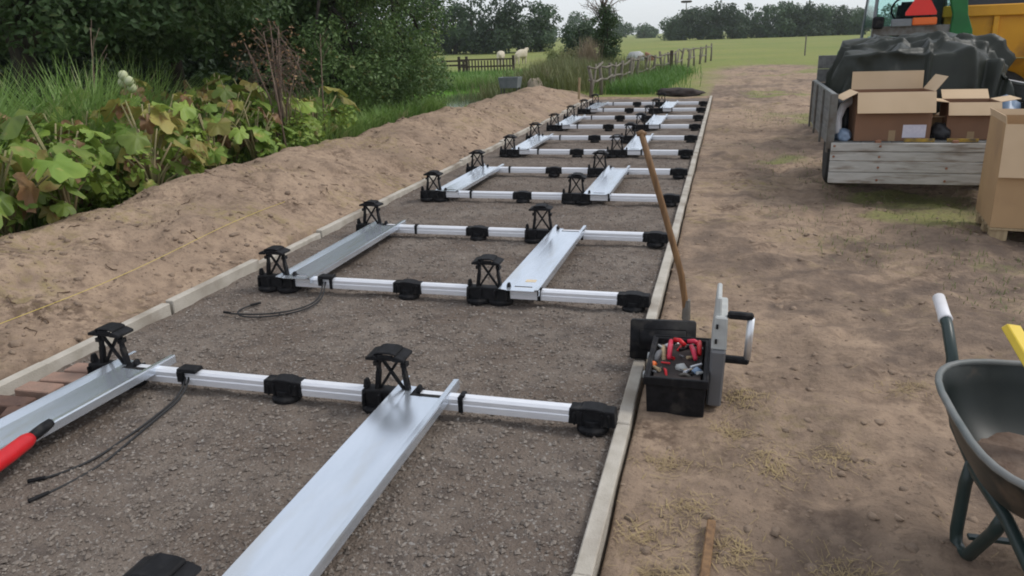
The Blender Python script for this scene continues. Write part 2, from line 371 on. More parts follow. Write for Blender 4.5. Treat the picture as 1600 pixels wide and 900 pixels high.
# gravel bed
bx = np.linspace(KL1-.002, KR0+.002, 62); by = axis_pts([(-.5,8,.05),(8,BED_END,.12)])
X, Y = np.meshgrid(bx, by); Z = .0 + .022*fbm(X, Y, 1.5, 80, 3) + .018*fbm(X, Y, 8, 85, 3)
idx = np.arange(X.size).reshape(X.shape); F = np.stack([idx[:-1,:-1], idx[:-1,1:], idx[1:,1:], idx[1:,:-1]], -1).reshape(-1, 4)
bedm = mat('gravel_surface', (.15,.117,.095), (.215,.178,.148), 2.2, .95, bump=.9, bscale=75, c3=(.10,.082,.072), c3scale=9, c3amt=.5, world=True, speckle=(55,.60,(.31,.285,.26)), spec=.15)
bed = tag(link('gravel_bed', np_mesh('gravel_bed', np.stack([X, Y, Z], -1).reshape(-1,3), F, True), bedm), kind='structure')
def bed_h(x, y): return .022*fbm(x, y, 1.5, 80, 3) + .018*fbm(x, y, 8, 85, 3)

def pebbles(name, x, y, z, s, m, seed, flat=.65):
    g = np.random.default_rng(seed); N = len(x)
    base = np.array([(1,0,0),(0,1,0),(-1,0,0),(0,-1,0),(0,0,1),(0,0,-1)], float)
    fc = np.array([(0,1,4),(1,2,4),(2,3,4),(3,0,4),(1,0,5),(2,1,5),(3,2,5),(0,3,5)])
    V = base[None]*(.6+.8*g.random((N,6,1)))*s[:,None,None]
    a = g.random(N)*6.28; c, q = np.cos(a)[:,None], np.sin(a)[:,None]
    tx = V[...,0]*c - V[...,1]*q; ty = V[...,0]*q + V[...,1]*c
    tz = V[...,2]*flat + .35*tx*(g.random((N,1))-.5)
    P = np.stack([tx+x[:,None], ty+y[:,None], tz+z[:,None]], -1).reshape(-1,3)
    return link(name, np_mesh(name, P, (fc[None]+6*np.arange(N)[:,None,None]).reshape(-1,3)), m)
def clods(name, x, y, z, s, m, seed, flat=.7):
    g = np.random.default_rng(seed); N = len(x); p = (1+5**.5)/2
    base = np.array([(-1,p,0),(1,p,0),(-1,-p,0),(1,-p,0),(0,-1,p),(0,1,p),(0,-1,-p),(0,1,-p),(p,0,-1),(p,0,1),(-p,0,-1),(-p,0,1)], float)/1.9
    fc = np.array([(0,11,5),(0,5,1),(0,1,7),(0,7,10),(0,10,11),(1,5,9),(5,11,4),(11,10,2),(10,7,6),(7,1,8),(3,9,4),(3,4,2),(3,2,6),(3,6,8),(3,8,9),(4,9,5),(2,4,11),(6,2,10),(8,6,7),(9,8,1)])
    V = base[None]*(.65+.7*g.random((N,12,1)))*s[:,None,None]*(np.array([1,1,flat])*(.7+.6*g.random((N,1,3))))
    a = g.random(N)*6.28; c, q = np.cos(a)[:,None], np.sin(a)[:,None]
    P = np.stack([V[...,0]*c-V[...,1]*q+x[:,None], V[...,0]*q+V[...,1]*c+y[:,None], V[...,2]+z[:,None]], -1).reshape(-1,3)
    return link(name, np_mesh(name, P, (fc[None]+12*np.arange(N)[:,None,None]).reshape(-1,3), True), m)
def spread(N, y0, y1, g, p=1.0):
    return y0*(y1/y0)**(g.random(N)**p)
g = np.random.default_rng(3)
N = 42000; y = spread(N, 1.2, 13, g); x = g.uniform(KL1+.01, KR0-.01, N); s = .0035 + .0105*g.random(N)**3.2
tag(pebbles('gravel', x, y, bed_h(x, y)+s*.25, s, MT['gravelstone'], 4), 'loose grey brown crushed gravel covering the bed between the edgings', 'gravel', kind='stuff')
N = 12000; y = spread(N, 1.2, 17, g); x = g.uniform(-.31, 3.4, N); keep = fbm(x, y, 1.7, 17, 3) + .35*g.random(N) > .12; x, y = x[keep], y[keep]; N = len(x)
s = .003 + .024*g.random(N)**8
tag(clods('soil_crumbs', x, y, ground_h(x, y)-s*.1, s, MT['sandclod'], 6, .6), 'loose crumbs and clods of sandy soil on the yard', 'soil', kind='stuff')
N = 9000; y = spread(N, 1.6, 21, g); x = g.uniform(-5.5, KL0-.02, N); keep = fbm(x, y, 1.9, 18, 3) + .35*g.random(N) > .10; x, y = x[keep], y[keep]; N = len(x)
s = .004 + .030*g.random(N)**8
tag(clods('bank_clods', x, y, ground_h(x, y)-s*.1, s, MT['sandclod'], 8, .7), 'loose clods of sand lying on the spoil bank', 'soil', kind='stuff')
gr = random.Random(6); q = MB()
for k in range(80):
    x0, y0 = gr.uniform(-5.1,-3.65), 1.8*(16/1.8)**gr.random(); a = gr.uniform(0,6.28); L = gr.uniform(.03,.11); pts = []
    for j in range(5):
        xx, yy = x0+math.cos(a)*L*j/4, y0+math.sin(a)*L*j/4; a += gr.uniform(-.5,.5); pts.append((xx, yy, float(ground_h(xx, yy))+.006+.012*math.sin(j*.8)*gr.random()))
    q.tube(pts, [.004,.0045,.004,.003,.0015], 5)
tag(q.build('roots', mat('dark_root', (.09,.055,.035), (.15,.10,.065), 9, .95, world=True), None, 0, True), 'dark torn roots sticking out of the spoil bank', 'roots', kind='stuff')

# concrete edging stones, one metre each
def kerb(name, x0, x1):
    k = tag(bpy.data.objects.new(name, None), kind='structure'); COL.objects.link(k)
    me = MB().box(x0, x1, .0012, .9988, -.14, .05).mesh('edging_stone', .005)
    me.materials.append(MT['concrete'])
    gg = random.Random(x0)
    for i in range(22):
        o = link('edging_stone', me, None, k, (gg.uniform(-.002,.002), i-1.05, gg.uniform(-.003,.002)), (0, gg.uniform(-.008,.008), gg.uniform(-.003,.003)))
    return k
kerb('kerb_right', KR0, KR1); kerb('kerb_left', KL0, KL1)

# ------------------------------------------------------------------ mounting rails
ROW0, PITCHY = 1.3947, 1.5534
XL, XF, XM, XE = -2.985, -1.995, -1.425, -.485
def m_foot():
    mb = MB(); mb.lathe([(.066,0),(.072,.006),(.072,.022),(.06,.034)], n=22)
    body = mb
    b2 = MB(); b2.box(-.105,.105,-.037,.037,.036,.110, top=(.94,.92))
    b2.prism([(-.06,.108),(.06,.108),(.045,.115),(.02,.119),(-.02,.119),(-.045,.115)], -.04, .04)
    for sx in (-.075,-.045,.045,.075): b2.box(sx-.006,sx+.006,-.043,.043,.034,.096)
    b2.lathe([(.05,.03),(.05,.06)], n=16)
    return body.mesh('foot_pad', .002), b2.mesh('foot_saddle', .004)
def m_tower():
    pad = MB().lathe([(.078,0),(.084,.006),(.084,.026),(.07,.034)], n=20).mesh('pad', .002)
    base = MB(); base.box(-.15,.15,-.045,.045,.03,.108, top=(.97,.8))
    for sx in (-.13,-.05,.05,.13): base.box(sx-.007,sx+.007,-.058,.058,.03,.1)
    base.box(-.146,-.118,-.02,.02,.11,.152, top=(.6,.7)); base.box(.12,.146,-.02,.02,.11,.14, top=(.6,.7))
    base = base.mesh('tower_base', .004)
    leg = MB()
    up = MB()
    def side(sx):
        q = MB(); q.bar((sx*.078,0,.1),(sx*.064,0,.2),.020,.03,(0,1,0)); q.bar((sx*.064,0,.198),(sx*.060,0,.28),.016,.026,(0,1,0))
        q.box(sx*.068-.014, sx*.068+.014, -.02,.02,.228,.25)
        return q.mesh('upright', .002)
    br = MB()
    br.bar((-.066,.007,.106),(.052,.007,.28),.012,.014,(0,1,0)); br.bar((.066,-.007,.106),(-.052,-.007,.28),.012,.014,(0,1,0))
    br = br.mesh('cross_brace')
    cap = MB()
    for sx in (-1, 1): cap.prism([(sx*.095,.274),(sx*.034,.274),(sx*.034,.288),(sx*.05,.302),(sx*.095,.288)], -.056, .056)
    cap.prism([(-.056,.300),(-.03,.306),(.03,.306),(.056,.300),(.05,.311),(.025,.317),(-.025,.317),(-.05,.311)], -.05, .05)
    cap.box(-.04,.04,-.05,-.038,.274,.302); cap.box(-.04,.04,.038,.05,.274,.29); cap = cap.mesh('cap', .004)
    return pad, base, side(-1), side(1), br, cap
FP, FS = m_foot(); PAD, TB, UL, UR, BRC, CAPM = m_tower()
for m_ in (FP, FS, PAD, TB, UL, UR, BRC, CAPM): m_.materials.append(MT['black'])
def m_profile(a, b_):
    w, z0, z1 = .031, .042, .108
    poly = [(-w,z0),(w,z0),(w,z0+.03),(w-.004,z0+.034),(w-.004,z1-.012),(w-.014,z1),(-w+.014,z1),(-w+.004,z1-.012),(-w+.004,z0+.034),(-w,z0+.03)]
    me = MB().prism(poly, a, b_, 'x').mesh('rail_profile'); me.materials.append(MT['alu']); return me
PROF = [m_profile(a, b_) for a, b_ in ((XL+.14,-2.563),(-2.558,XF-.09),(XF+.09,XM-.14),(XM+.14,-1.088),(-1.083,XE-.095))]
CLIP = MB().box(-.011,.011,-.036,.036,.036,.114).box(-.004,.02,-.034,-.012,.112,.124).mesh('joint_clip', .002); CLIP.materials.append(MT['black'])
CONN = MB().box(-.055,.055,-.042,.03,.1085,.128, top=(.95,.9)).box(-.05,-.02,-.05,-.03,.06,.115).mesh('connector', .003); CONN.materials.append(MT['black'])
ORD = ['out of frame nearest','first','second','third','fourth','fifth','sixth','seventh','eighth','ninth','tenth','eleventh']
gg = random.Random(2)
for i in range(12):
    y = ROW0 + PITCHY*i
    lab = ('nearest silver rail, only the cap of its black tower showing at the bottom edge' if i == 0 else
           f'{ORD[i]} whole silver mounting rail across the gravel counted from the front' if i < 11 else 'farthest silver mounting rail at the end of the gravel bed')
    r = empty('mounting_rail', (0, y, .004), gg.uniform(-.002,.002), lab, 'rail', 'silver mounting rails across the gravel bed')
    for p_ in PROF: link('rail_profile', p_, None, r)
    for x_ in (-2.56, -1.085): link('joint_clip', CLIP, None, r, (x_, 0, 0))
    for x_ in (XF, XE):
        f_ = link('foot', FS, None, r, (x_, 0, 0), (0,0,gg.uniform(-.05,.05))); link('foot_pad', FP, None, f_)
    for x_ in (XL, XM):
        t_ = link('support_tower', TB, None, r, (x_, 0, 0))
        for sx in (-.075,.075): link('foot_pad', PAD, None, t_, (sx,0,0))
        link('upright', UL, None, t_); link('upright', UR, None, t_); link('cross_brace', BRC, None, t_); link('cap', CAPM, None, t_, (0,0,gg.uniform(-.004,.006)), (gg.uniform(-.06,.06),gg.uniform(-.05,.05),0))
    if i in (1, 2): link('cable_connector', CONN, None, r, (-2.53 if i == 1 else -2.60, 0, 0))

# sheet metal trays lying across pairs of rails
def tray_mesh():
    sec = [(-.135,.009),(-.118,.007),(-.078,.001),(-.072,0),(-.048,0),(.07,0),(.102,0),(.106,.010),(.128,.012),(.130,.006),(.130,-.028),(.122,-.030)]
    L0, L1 = -.055, PITCHY+.02
    ys = [L0, .012, .045, .3, .6, .9, 1.2, L1-.10, L1-.065, L1+.03, L1+.12]
    V = [(x, y, z) for y in ys for x, z in sec]; m_ = len(sec); F = []
    for j in range(len(ys)-1):
        for i in range(m_-1):
            if j == 1 and i == 4: continue
            if j >= 8 and i in (4, 5): continue
            if j == 9 and i in (1, 2, 3): continue
            F.append((j*m_+i, j*m_+i+1, (j+1)*m_+i+1, (j+1)*m_+i))
    me = bpy.data.meshes.new('metal_tray'); me.from_pydata(V, [], F)
    bm = bmesh.new(); bm.from_mesh(me); bmesh.ops.recalc_face_normals(bm, faces=bm.faces)
    bmesh.ops.solidify(bm, geom=list(bm.faces), thickness=.0022); bm.to_mesh(me); bm.free(); me.materials.append(MT['galv']); return me
TRAY = tray_mesh()
SLOT_DARK = MB().box(-.052,.074,.006,.05,-.0055,-.003).mesh('dark_backing'); NOTCH_DARK = MB().box(-.052,.108,PITCHY-.05,PITCHY+.028,-.0058,-.003).mesh('dark_backing')  # black sheets added beneath so slot and notch read dark
SLOT_DARK.materials.append(MT['black']); NOTCH_DARK.materials.append(MT['black'])
GLINT = MB().box(-.035,.035,-.025,.025,0,.0015).mesh('glint'); GLINT.materials.append(mat('painted_glint', (.66,.52,.34), (.7,.58,.4), 20, .5))  # cream patch standing in for a warm reflection on the tray
tl = {0:('front','beside the red handled tool','running out of the bottom of the frame'), 2:('second','beside the loose cable loop','with a painted cream sticker'),
      4:('third','',''), 6:('fourth','',''), 8:('fifth','',''), 10:('farthest','','')}
for i in (0,2,4,6,8,10):
    for side, x_ in (('left', -2.825), ('right', -1.20)):
        k = tl[i]; ex = (k[1] if side == 'left' else k[2])
        lab = f'{k[0]} silver tray of the {side} column {ex}'.strip() if ex else f'{k[0]} silver tray across the rails in the {side} column'
        t_ = link('metal_tray', TRAY, None, None, (x_+gg.uniform(-.012,.012)-((.085 if side == 'left' else .058) if i == 0 else 0), ROW0+PITCHY*i+gg.uniform(-.02,.02)-.0, .1145), (0,0,gg.uniform(-.012,.012)-(.05 if i == 0 and side == 'left' else 0)))
        tag(t_, lab, 'tray', 'silver trays lying across the rails')
        link('dark_backing', SLOT_DARK, None, t_); link('dark_backing', NOTCH_DARK, None, t_)
        if i == 2 and side == 'right': link('glint', GLINT, None, t_, (.03, .16, .002), (0,0,.05))

def cable(name, pts, r, label, cat='cable', m='cable', parent=None, ends=True):
    c = bpy.data.curves.new('t', 'CURVE'); c.dimensions = '3D'; s_ = c.splines.new('NURBS'); s_.points.add(len(pts)-1)
    for q, p_ in zip(s_.points, pts): q.co = (*p_, 1)
    s_.use_endpoint_u = True; s_.order_u = 4; s_.resolution_u = 6; c.bevel_depth = r; c.bevel_resolution = 2; c.use_fill_caps = True
    o = bpy.data.objects.new('t', c); COL.objects.link(o); dg = bpy.context.evaluated_depsgraph_get()
    me = bpy.data.meshes.new_from_object(o.evaluated_get(dg)); bpy.data.objects.remove(o); me.materials.clear()
    for p_ in me.polygons: p_.use_smooth = True
    o = link(name, me, MT[m], parent)
    return tag(o, label, cat) if label else o
def plug(o, a, b_):
    MB().tube([a, b_], .009, 8).build('plug', MT['black'], o, .002)
c1 = cable('cable', [(-2.55,2.93,.09),(-2.53,2.86,.02),(-2.52,2.72,.014),(-2.50,2.55,.014),(-2.50,2.40,.014),(-2.49,2.26,.014),(-2.54,2.13,.014),(-2.60,2.07,.014)], .0055, 'upper of two black cables curving from the first rail to the red tool')
plug(c1, (-2.585,2.085,.016), (-2.635,2.045,.016))
c2 = cable('cable', [(-2.53,2.93,.09),(-2.51,2.86,.02),(-2.50,2.72,.014),(-2.475,2.52,.014),(-2.45,2.36,.014),(-2.43,2.22,.014),(-2.45,2.08,.014),(-2.49,1.98,.014)], .0055, 'lower of two black cables curving from the first rail over the gravel')
plug(c2, (-2.48,2.0,.016), (-2.51,1.93,.016))
c3 = cable('cable', [(-2.60,4.47,.09),(-2.58,4.40,.03),(-2.55,4.30,.014),(-2.56,4.12,.014),(-2.68,3.98,.014),(-2.84,3.92,.014),(-2.97,3.94,.014),(-3.02,4.05,.014),(-2.97,4.16,.014)], .0055, 'black cable looped on the gravel in front of the second rail')
plug(c3, (-2.98,4.13,.016), (-2.94,4.19,.016))
c4 = cable('cable', [(-2.62,4.47,.09),(-2.60,4.40,.03),(-2.57,4.30,.02),(-2.58,4.14,.02),(-2.69,4.01,.02),(-2.85,3.95,.02),(-3.04,3.97,.014)], .0055, 'second thin black cable lying along the loop before the second rail')
plug(c4, (-3.02,3.97,.016), (-3.08,3.98,.016))

# red and black hand tool on the front left tray
t_ = empty('hand_tool', (-2.70, 2.16, .14), R(8), 'red hand tool with a black end lying on the front left tray', 'tool')
q = MB(); q.tube([(.0,-.42,0),(.008,-.3,0),(.004,-.15,.0),(-.004,-.03,0),(-.006,.0,0)], [.030,.034,.035,.034,.027], 12); q.build('grip', MT['red'], t_, 0, True)
q = MB(); q.tube([(-.006,-.004,0),(-.010,.05,0),(-.014,.10,0),(-.016,.135,0)], [.022,.024,.023,.02], 12); q.build('black_end', MT['black'], t_, .002, True)
q = MB(); q.tube([(-.04,-.42,.0),(-.045,-.3,0),(-.035,-.15,0),(-.012,-.02,0)], [.016,.019,.019,.014], 10); q.build('second_handle', MT['redp'], t_, 0, True)

# paving blocks beside the left edging
for k, (x_, y_, rz, m_) in enumerate(((-3.19,2.96,.05,'brick'),(-3.22,2.835,.08,'brick'),(-3.25,2.71,.03,'brick'),(-3.26,2.55,.06,'brickd'),(-3.1,2.5,.5,'brickd'))):
    lab = ['pale pink paving block nearest the black tower', 'pale pink paving block in the middle of its row', 'pale pink paving block at the front of its row', 'dark red paving block beside the left edging', 'dark red paving block half under the front left tray'][k]
    tag(MB().box(-.105,.105,-.052,.052,0,.062).build('paving_block', MT[m_], None, .005, loc=(x_, y_, .004), rot=(0,0,rz)), lab, 'paver', 'paving blocks beside the left edging')

# ------------------------------------------------------------------ toolbox
t_ = empty('toolbox', (-.145, 3.35, .02), 0, 'open black toolbox full of red handled tools beside the edging', 'toolbox')
def openbox(w, d, h, th, taper=.94):
    q = MB(); a, b_ = w/2, d/2
    for z0, z1 in ((0, h),):
        o0 = [(-a*taper,-b_*taper,0),(a*taper,-b_*taper,0),(a*taper,b_*taper,0),(-a*taper,b_*taper,0)]
        o1 = [(-a,-b_,h),(a,-b_,h),(a,b_,h),(-a,b_,h)]
        i1 = [(-a+th,-b_+th,h),(a-th,-b_+th,h),(a-th,b_-th,h),(-a+th,b_-th,h)]
        i0 = [(x*.96,y*.96,h*.45) for x, y, z in i1]
        q.add(o0+o1+i1+i0, [(3,2,1,0)]+[(i,(i+1)%4,4+(i+1)%4,4+i) for i in range(4)]+[(4+i,4+(i+1)%4,8+(i+1)%4,8+i) for i in range(4)]+[(8+i,8+(i+1)%4,12+(i+1)%4,12+i) for i in range(4)]+[(12,13,14,15)])
    return q
openbox(.265,.49,.185,.018).build('body', MT['black'], t_, .004)
q = MB()
for x0,x1,y0,y1 in ((-.14,.14,-.255,-.243),(-.14,.14,.243,.255),(-.14,-.128,-.243,.243),(.128,.14,-.243,.243)): q.box(x0,x1,y0,y1,.15,.19)
q.build('rim', MT['black'], t_, .003)
for sy in (-.12,.1): MB().box(-.155,-.137,sy-.02,sy+.02,.13,.15).build('latch', MT['lgreyp'], t_, .002)
q = MB(); q.box(-.165,.165,-.045,.045,0,.2); q.box(-.12,.12,-.055,-.043,.05,.16)
q.build('lid', MT['black'], t_, .022, True, 3, loc=(-.10,.325,.03), rot=(R(-14),0,R(4)))
l_ = empty('x'); bpy.data.objects.remove(l_)
q = MB().box(-.032,.032,-.17,.17,0,.27); p_ = q.build('side_lid', MT['greyp'], t_, .008, loc=(.165,.02,.02), rot=(0,R(2),0))
q = MB(); q.box(-.034,.034,-.15,.15,.268,.42, top=(.8,.95)); q.box(-.03,.0,-.12,.12,.41,.50, top=(.7,.9)); q.build('organiser_tray', MT['lgreyp'], p_, .006)
for z_ in (.30,.37): MB().box(-.02,-.01,-.16,-.148,z_,z_+.02).build('catch', MT['black'], p_, .001)
for z_ in (.20,.41): MB().box(.025,.135,-.13,-.095,z_,z_+.032).build('handle_arm', MT['black'], p_, .008)
MB().tube([(.125,-.112,.225),(.125,-.112,.42)], .016, 12).build('handle_bar', MT['silver'], p_, 0, True)
gg = random.Random(7)
cols = [MT['redp'], MT['red'], MT['redp'], MT['red'], MT['redp']]
for k, (x0,y0,x1,y1) in enumerate(((-.05,.17,-.045,-.02),(-.035,.19,.02,.15),(.03,.18,.09,.17),(.085,.18,.09,.05),(.05,.12,.075,-.01))):
    p_ = MB().tube([(x0,y0,.20),((x0+x1)/2,(y0+y1)/2,.205),(x1,y1,.19)], [.011,.013,.010], 8).build('tool', cols[k], None, 0, True, loc=(-.145,3.35,.015))
    tag(p_, 'red tool grip lying on top inside the black toolbox', 'tool', 'red grips in the toolbox')
for k, (x0,y0,x1,y1,r_,m_,lab) in enumerate(((-.085,.16,-.07,-.0,.013,'woodpale','small pale wooden grip inside the black toolbox'),(-.075,.17,-.055,.16,.012,'white','small white piece at the back of the toolbox'),(.0,-.08,.035,-.10,.022,'lgreyp','round pale grey thing at the front of the toolbox'),(-.11,-.02,-.085,.12,.016,'greyp','grey tool along the left side of the toolbox'),(-.06,-.10,-.045,-.17,.007,'red','thin red screwdriver at the front of the toolbox'),(-.115,-.09,-.105,-.05,.013,'orange','small orange cap in the left corner of the toolbox'),(.07,-.12,.10,-.10,.018,'blue','small blue piece in the right corner of the toolbox'),(.01,-.16,.06,-.16,.01,'steel','steel bit lying at the front rim inside the toolbox'))):
    tag(MB().tube([(x0,y0,.17),((x0+x1)/2,(y0+y1)/2,.18),(x1,y1,.165)], [r_*.9,r_,r_*.8], 8).build('tool', MT[m_], None, 0, True, loc=(-.145,3.35,.015)), lab, 'tool')
gt = random.Random(31)
for k in range(22):
    x0, y0 = gt.uniform(-.10,.09), gt.uniform(-.2,.2); a = gt.uniform(0,3.14); L_ = gt.uniform(.03,.09); x1, y1 = max(-.11,min(.11,x0+L_*math.cos(a))), max(-.22,min(.22,y0+L_*math.sin(a)))
    m_ = ['steel','greyp','silver','red','lgreyp','black','woodpale'][k % 7]; r_ = gt.uniform(.004,.010)
    nm = {'steel':'steel','greyp':'grey','silver':'silver','red':'red','lgreyp':'pale grey','black':'black','woodpale':'tan'}[m_]
    tag(MB().tube([(x0,y0,.168+gt.uniform(0,.02)),(x1,y1,.168+gt.uniform(0,.02))], [r_,r_*.8], 7).build('tool', MT[m_], None, .001, loc=(-.145,3.35,.015)), f'small {nm} bit among the jumble inside the black toolbox', 'tool', f'small {nm} bits in the toolbox')
q = MB(); q.box(-.105,.105,-.2,.2,.03,.13); 
tag(q.build('tool_tray', MT['darkheap'], None, .004, loc=(-.145,3.35,.055)), 'dark jumble of tools filling the black toolbox', 'tools')

# ------------------------------------------------------------------ spade, stick, string
t_ = empty('spade', (-.155,4.28,0), 0, 'spade with a long curved wooden handle stuck upright behind the toolbox', 'spade')
hp = [(0,0,.06),(-.012,-.005,.18),(-.035,-.01,.32),(-.085,-.02,.5),(-.15,-.03,.72),(-.215,-.04,.93),(-.275,-.05,1.13)]
MB().tube(hp, [.016,.018,.0185,.0185,.018,.018,.017], 10).build('handle', MT['wood'], t_, 0, True)
MB().tube([(-.302,-.055,1.128),(-.275,-.05,1.135),(-.252,-.045,1.125)], [.013,.017,.013], 8).build('grip', MT['wood'], t_, 0, True)
q = MB(); q.tube([(0,0,.05),(0,0,.17)], [.026,.021], 10); q.prism([(-.08,-.22),(.08,-.22),(.08,-.02),(.03,.03),(-.03,.03),(-.08,-.02)], -.004, .004)
q.build('blade', MT['steel'], t_, .001)
tag(MB().bar((.005,1.85,.045),(.03,2.31,.05),.029,.024).build('wooden_stick', MT['wood'], None, .004), 'short wooden stick lying on the soil at the bottom edge', 'stick')
tag(MB().bar((-3.66,19.95,-.05),(-3.64,19.95,.62),.05,.05,(0,1,0)).build('timber_stake', MT['woodpale'], None, .004), 'pale timber stake at the far left corner of the gravel bed', 'stake')
ys_ = np.linspace(1.6, 6.6, 60); xs_ = -3.80-.025*(ys_-1.6)-.01*np.sin(ys_*2.1)
zz = ground_h(xs_, ys_)
ys_, xs_, zz = ys_[::9], xs_[::9], zz[::9]
pts = [(float(a), float(b_), float(c_)+.05) for a, b_, c_ in zip(xs_, ys_, zz)]
cable('string_line', pts, .0017, 'yellow string line running over the sandy spoil bank', 'string', 'string')

# ------------------------------------------------------------------ wheelbarrow
WB = (1.0, 2.2, 0)
t_ = empty('wheelbarrow', WB, 0, 'dark green wheelbarrow with a white grip and some soil inside', 'wheelbarrow')
def ring(cx, cy, a, b_, z, e=.58, n=36):
    out = []
    for k in range(n):
        t = 2*math.pi*k/n; c_, s_ = math.cos(t), math.sin(t)
        out.append((cx+a*abs(c_)**e*math.copysign(1,c_), cy+b_*abs(s_)**e*math.copysign(1,s_), z))
    return out
n_ = 36
rings = [ring(0,.0,.32,.42,.585), ring(0,.002,.312,.412,.58), ring(0,.01,.295,.385,.52), ring(0,.02,.262,.335,.44), ring(0,.04,.205,.25,.385), ring(0,.05,.14,.17,.345), ring(0,.05,.07,.09,.335)]
q = MB(); V = [p_ for r_ in rings for p_ in r_]; F = [(i*n_+k, i*n_+(k+1)%n_, (i+1)*n_+(k+1)%n_, (i+1)*n_+k) for i in range(len(rings)-1) for k in range(n_)] + [tuple((len(rings)-1)*n_+k for k in range(n_))]
q.add(V, F); me = q.mesh('tray', 0, True); bm = bmesh.new(); bm.from_mesh(me); bmesh.ops.solidify(bm, geom=list(bm.faces), thickness=.004); bm.to_mesh(me); bm.free()
link('tray', me, MT['tray'], t_)
rp = ring(0,0,.322,.422,.585); MB().tube(rp+rp[:2], .011, 8, False).build('rim', MT['rim'], t_, 0, True)
q = MB(); V = [(0,.04,.425)]; rr_ = np.random.default_rng(2)
for f_ in (.35,.7,1): V += [(x,y,z+.04*(1-f_)+.022*(rr_.random()-.5)) for x,y,z in ring(0,.03,.205*f_,.25*f_,.398)]
F = [(0,1+k,1+(k+1)%n_) for k in range(n_)] + [(1+i*n_+k,1+(i+1)*n_+k,1+(i+1)*n_+(k+1)%n_,1+i*n_+(k+1)%n_) for i in range(2) for k in range(n_)]
tag(q.add(V, F).build('soil_load', MT['soilin'], None, 0, True, loc=WB), 'brown soil lying in the bottom of the wheelbarrow', 'soil')
for s_ in (-1, 1):
    MB().tube([(s_*.215,.70,.70),(s_*.215,.56,.65),(s_*.215,.455,.575),(s_*.212,.44,.48),(s_*.20,.36,.37),(s_*.175,.18,.30),(s_*.16,-.05,.295),(s_*.13,-.2,.225),(s_*.06,-.62,.2)], .019, 10).build('frame_tube', MT['tubeg'], t_, 0, True)
    MB().tube([(s_*.215,.715,.705),(s_*.215,.62,.672),(s_*.215,.59,.662)], [.021,.021,.024], 12).build('grip', MT['white'], t_, .003, True)
    MB().tube([(s_*.18,.22,.32),(s_*.19,.22,.24),(s_*.195,.21,.07),(s_*.193,.20,.03),(s_*.185,.17,.017),(s_*.175,.13,.035),(s_*.16,.02,.20),(s_*.16,-.03,.285)], .020, 10).build('leg', MT['tubeg'], t_, 0, True)
MB().bar((-.18,.15,.09),(.18,.15,.09),.024,.012).build('brace', MT['tubeg'], t_, .002)
w_ = MB().lathe([(.12,-.045),(.18,-.045),(.2,-.02),(.2,.02),(.18,.045),(.12,.045)], (0,-.62,.2), 26, 'x').build('wheel', MT['rubber'], t_, .004, True)
MB().lathe([(.03,-.05),(.12,-.02),(.12,.02),(.03,.05)], (0,-.62,.2), 20, 'x').build('rim', MT['steel'], w_)
tag(MB().bar((.905,2.56,.735),(1.06,2.22,.44),.065,.026,(.5,-.3,.8)).build('spirit_level', MT['levely'], None, .003), 'yellow straightedge leaning in the wheelbarrow', 'level')

# ------------------------------------------------------------------ flatbed farm trailer
t_ = empty('farm_trailer', (1.01, 7.9, 0), R(-1.0), 'grey plank farm trailer with its tailgate hanging down', 'trailer')
W, LN, DK = 1.86, 2.15, .60
for k in range(7): MB().box(k*W/7+.004,(k+1)*W/7-.004,.02,LN,DK-.035,DK).build('floor_plank', MT['greyplank'], t_, .002)
q = MB(); q.box(0,W,0,.05,DK-.10,DK-.037); q.box(.3,.36,.05,LN,DK-.15,DK-.037); q.box(W-.36,W-.3,.05,LN,DK-.15,DK-.037); q.box(.04,W-.04,LN-.05,LN,DK-.1,DK-.037); q.build('chassis', MT['steel'], t_, .004)
for s_, x0 in (('l', -.03), ('r', W)):
    for k in range(3):
        MB().box(x0,x0+.03,.03,LN-.02,DK-.04+k*.155,DK-.04+k*.155+.15).build('side_plank', MT['greyplank'], t_, .003)
    MB().box(x0-.006,x0+.036,.0,LN,DK+.427,DK+.452).build('side_rail', MT['silver'] if s_ == 'r' else MT['rim'], t_, .003)
    for y_ in (-.01, .75, 1.5, LN-.02): MB().box(x0-.02 if s_=='l' else x0+.03, x0 if s_=='l' else x0+.05, y_, y_+.05, DK-.1, DK+.44).build('stake_post', MT['steel'], t_, .003)
    MB().box(x0-.016,x0+.046,-.035,-.011,DK-.06,DK+.45).build('corner_post', MT['steel'], t_, .004)
for k in range(5): MB().box(.0,W,LN,LN+.028,DK-.04+k*.155,DK-.04+k*.155+.15).build('headboard_plank', MT['greyplank'], t_, .003)
tg = empty('tailgate', (0,-.05,0)); tg.parent = t_
hgt = [(.215,.32),(.324,.425),(.429,.515),(.519,.60)]
for k, (z0, z1) in enumerate(hgt):
    MB().box(-.01,W+.0,-.014,.014,z0,z1).build('plank', MT['weathered'], tg, .005, loc=(0,-.004*(k%2),0))
for x_ in (.02,.42,1.0,1.5,W-.05):
    for z_ in (.25,.37,.47,.57): 
        if (int(x_*100)+int(z_*100)) % 3: MB().lathe([(.012,0),(.008,-.01)], (x_,-.018,z_), 8, 'y').build('bolt', MT['rust'], tg)
for x_ in (.4,1.05,1.55): MB().box(x_-.025,x_+.025,-.02,.03,.585,.625).build('hinge', MT['rust'], t_, .004, loc=(0,-.04,0))
for x0 in (.62, .98): MB().box(x0,x0+.26,-.06,-.052,.605,.638).build('marker_plate', MT['rustyellow'], t_, .002, loc=(0,.03,0))
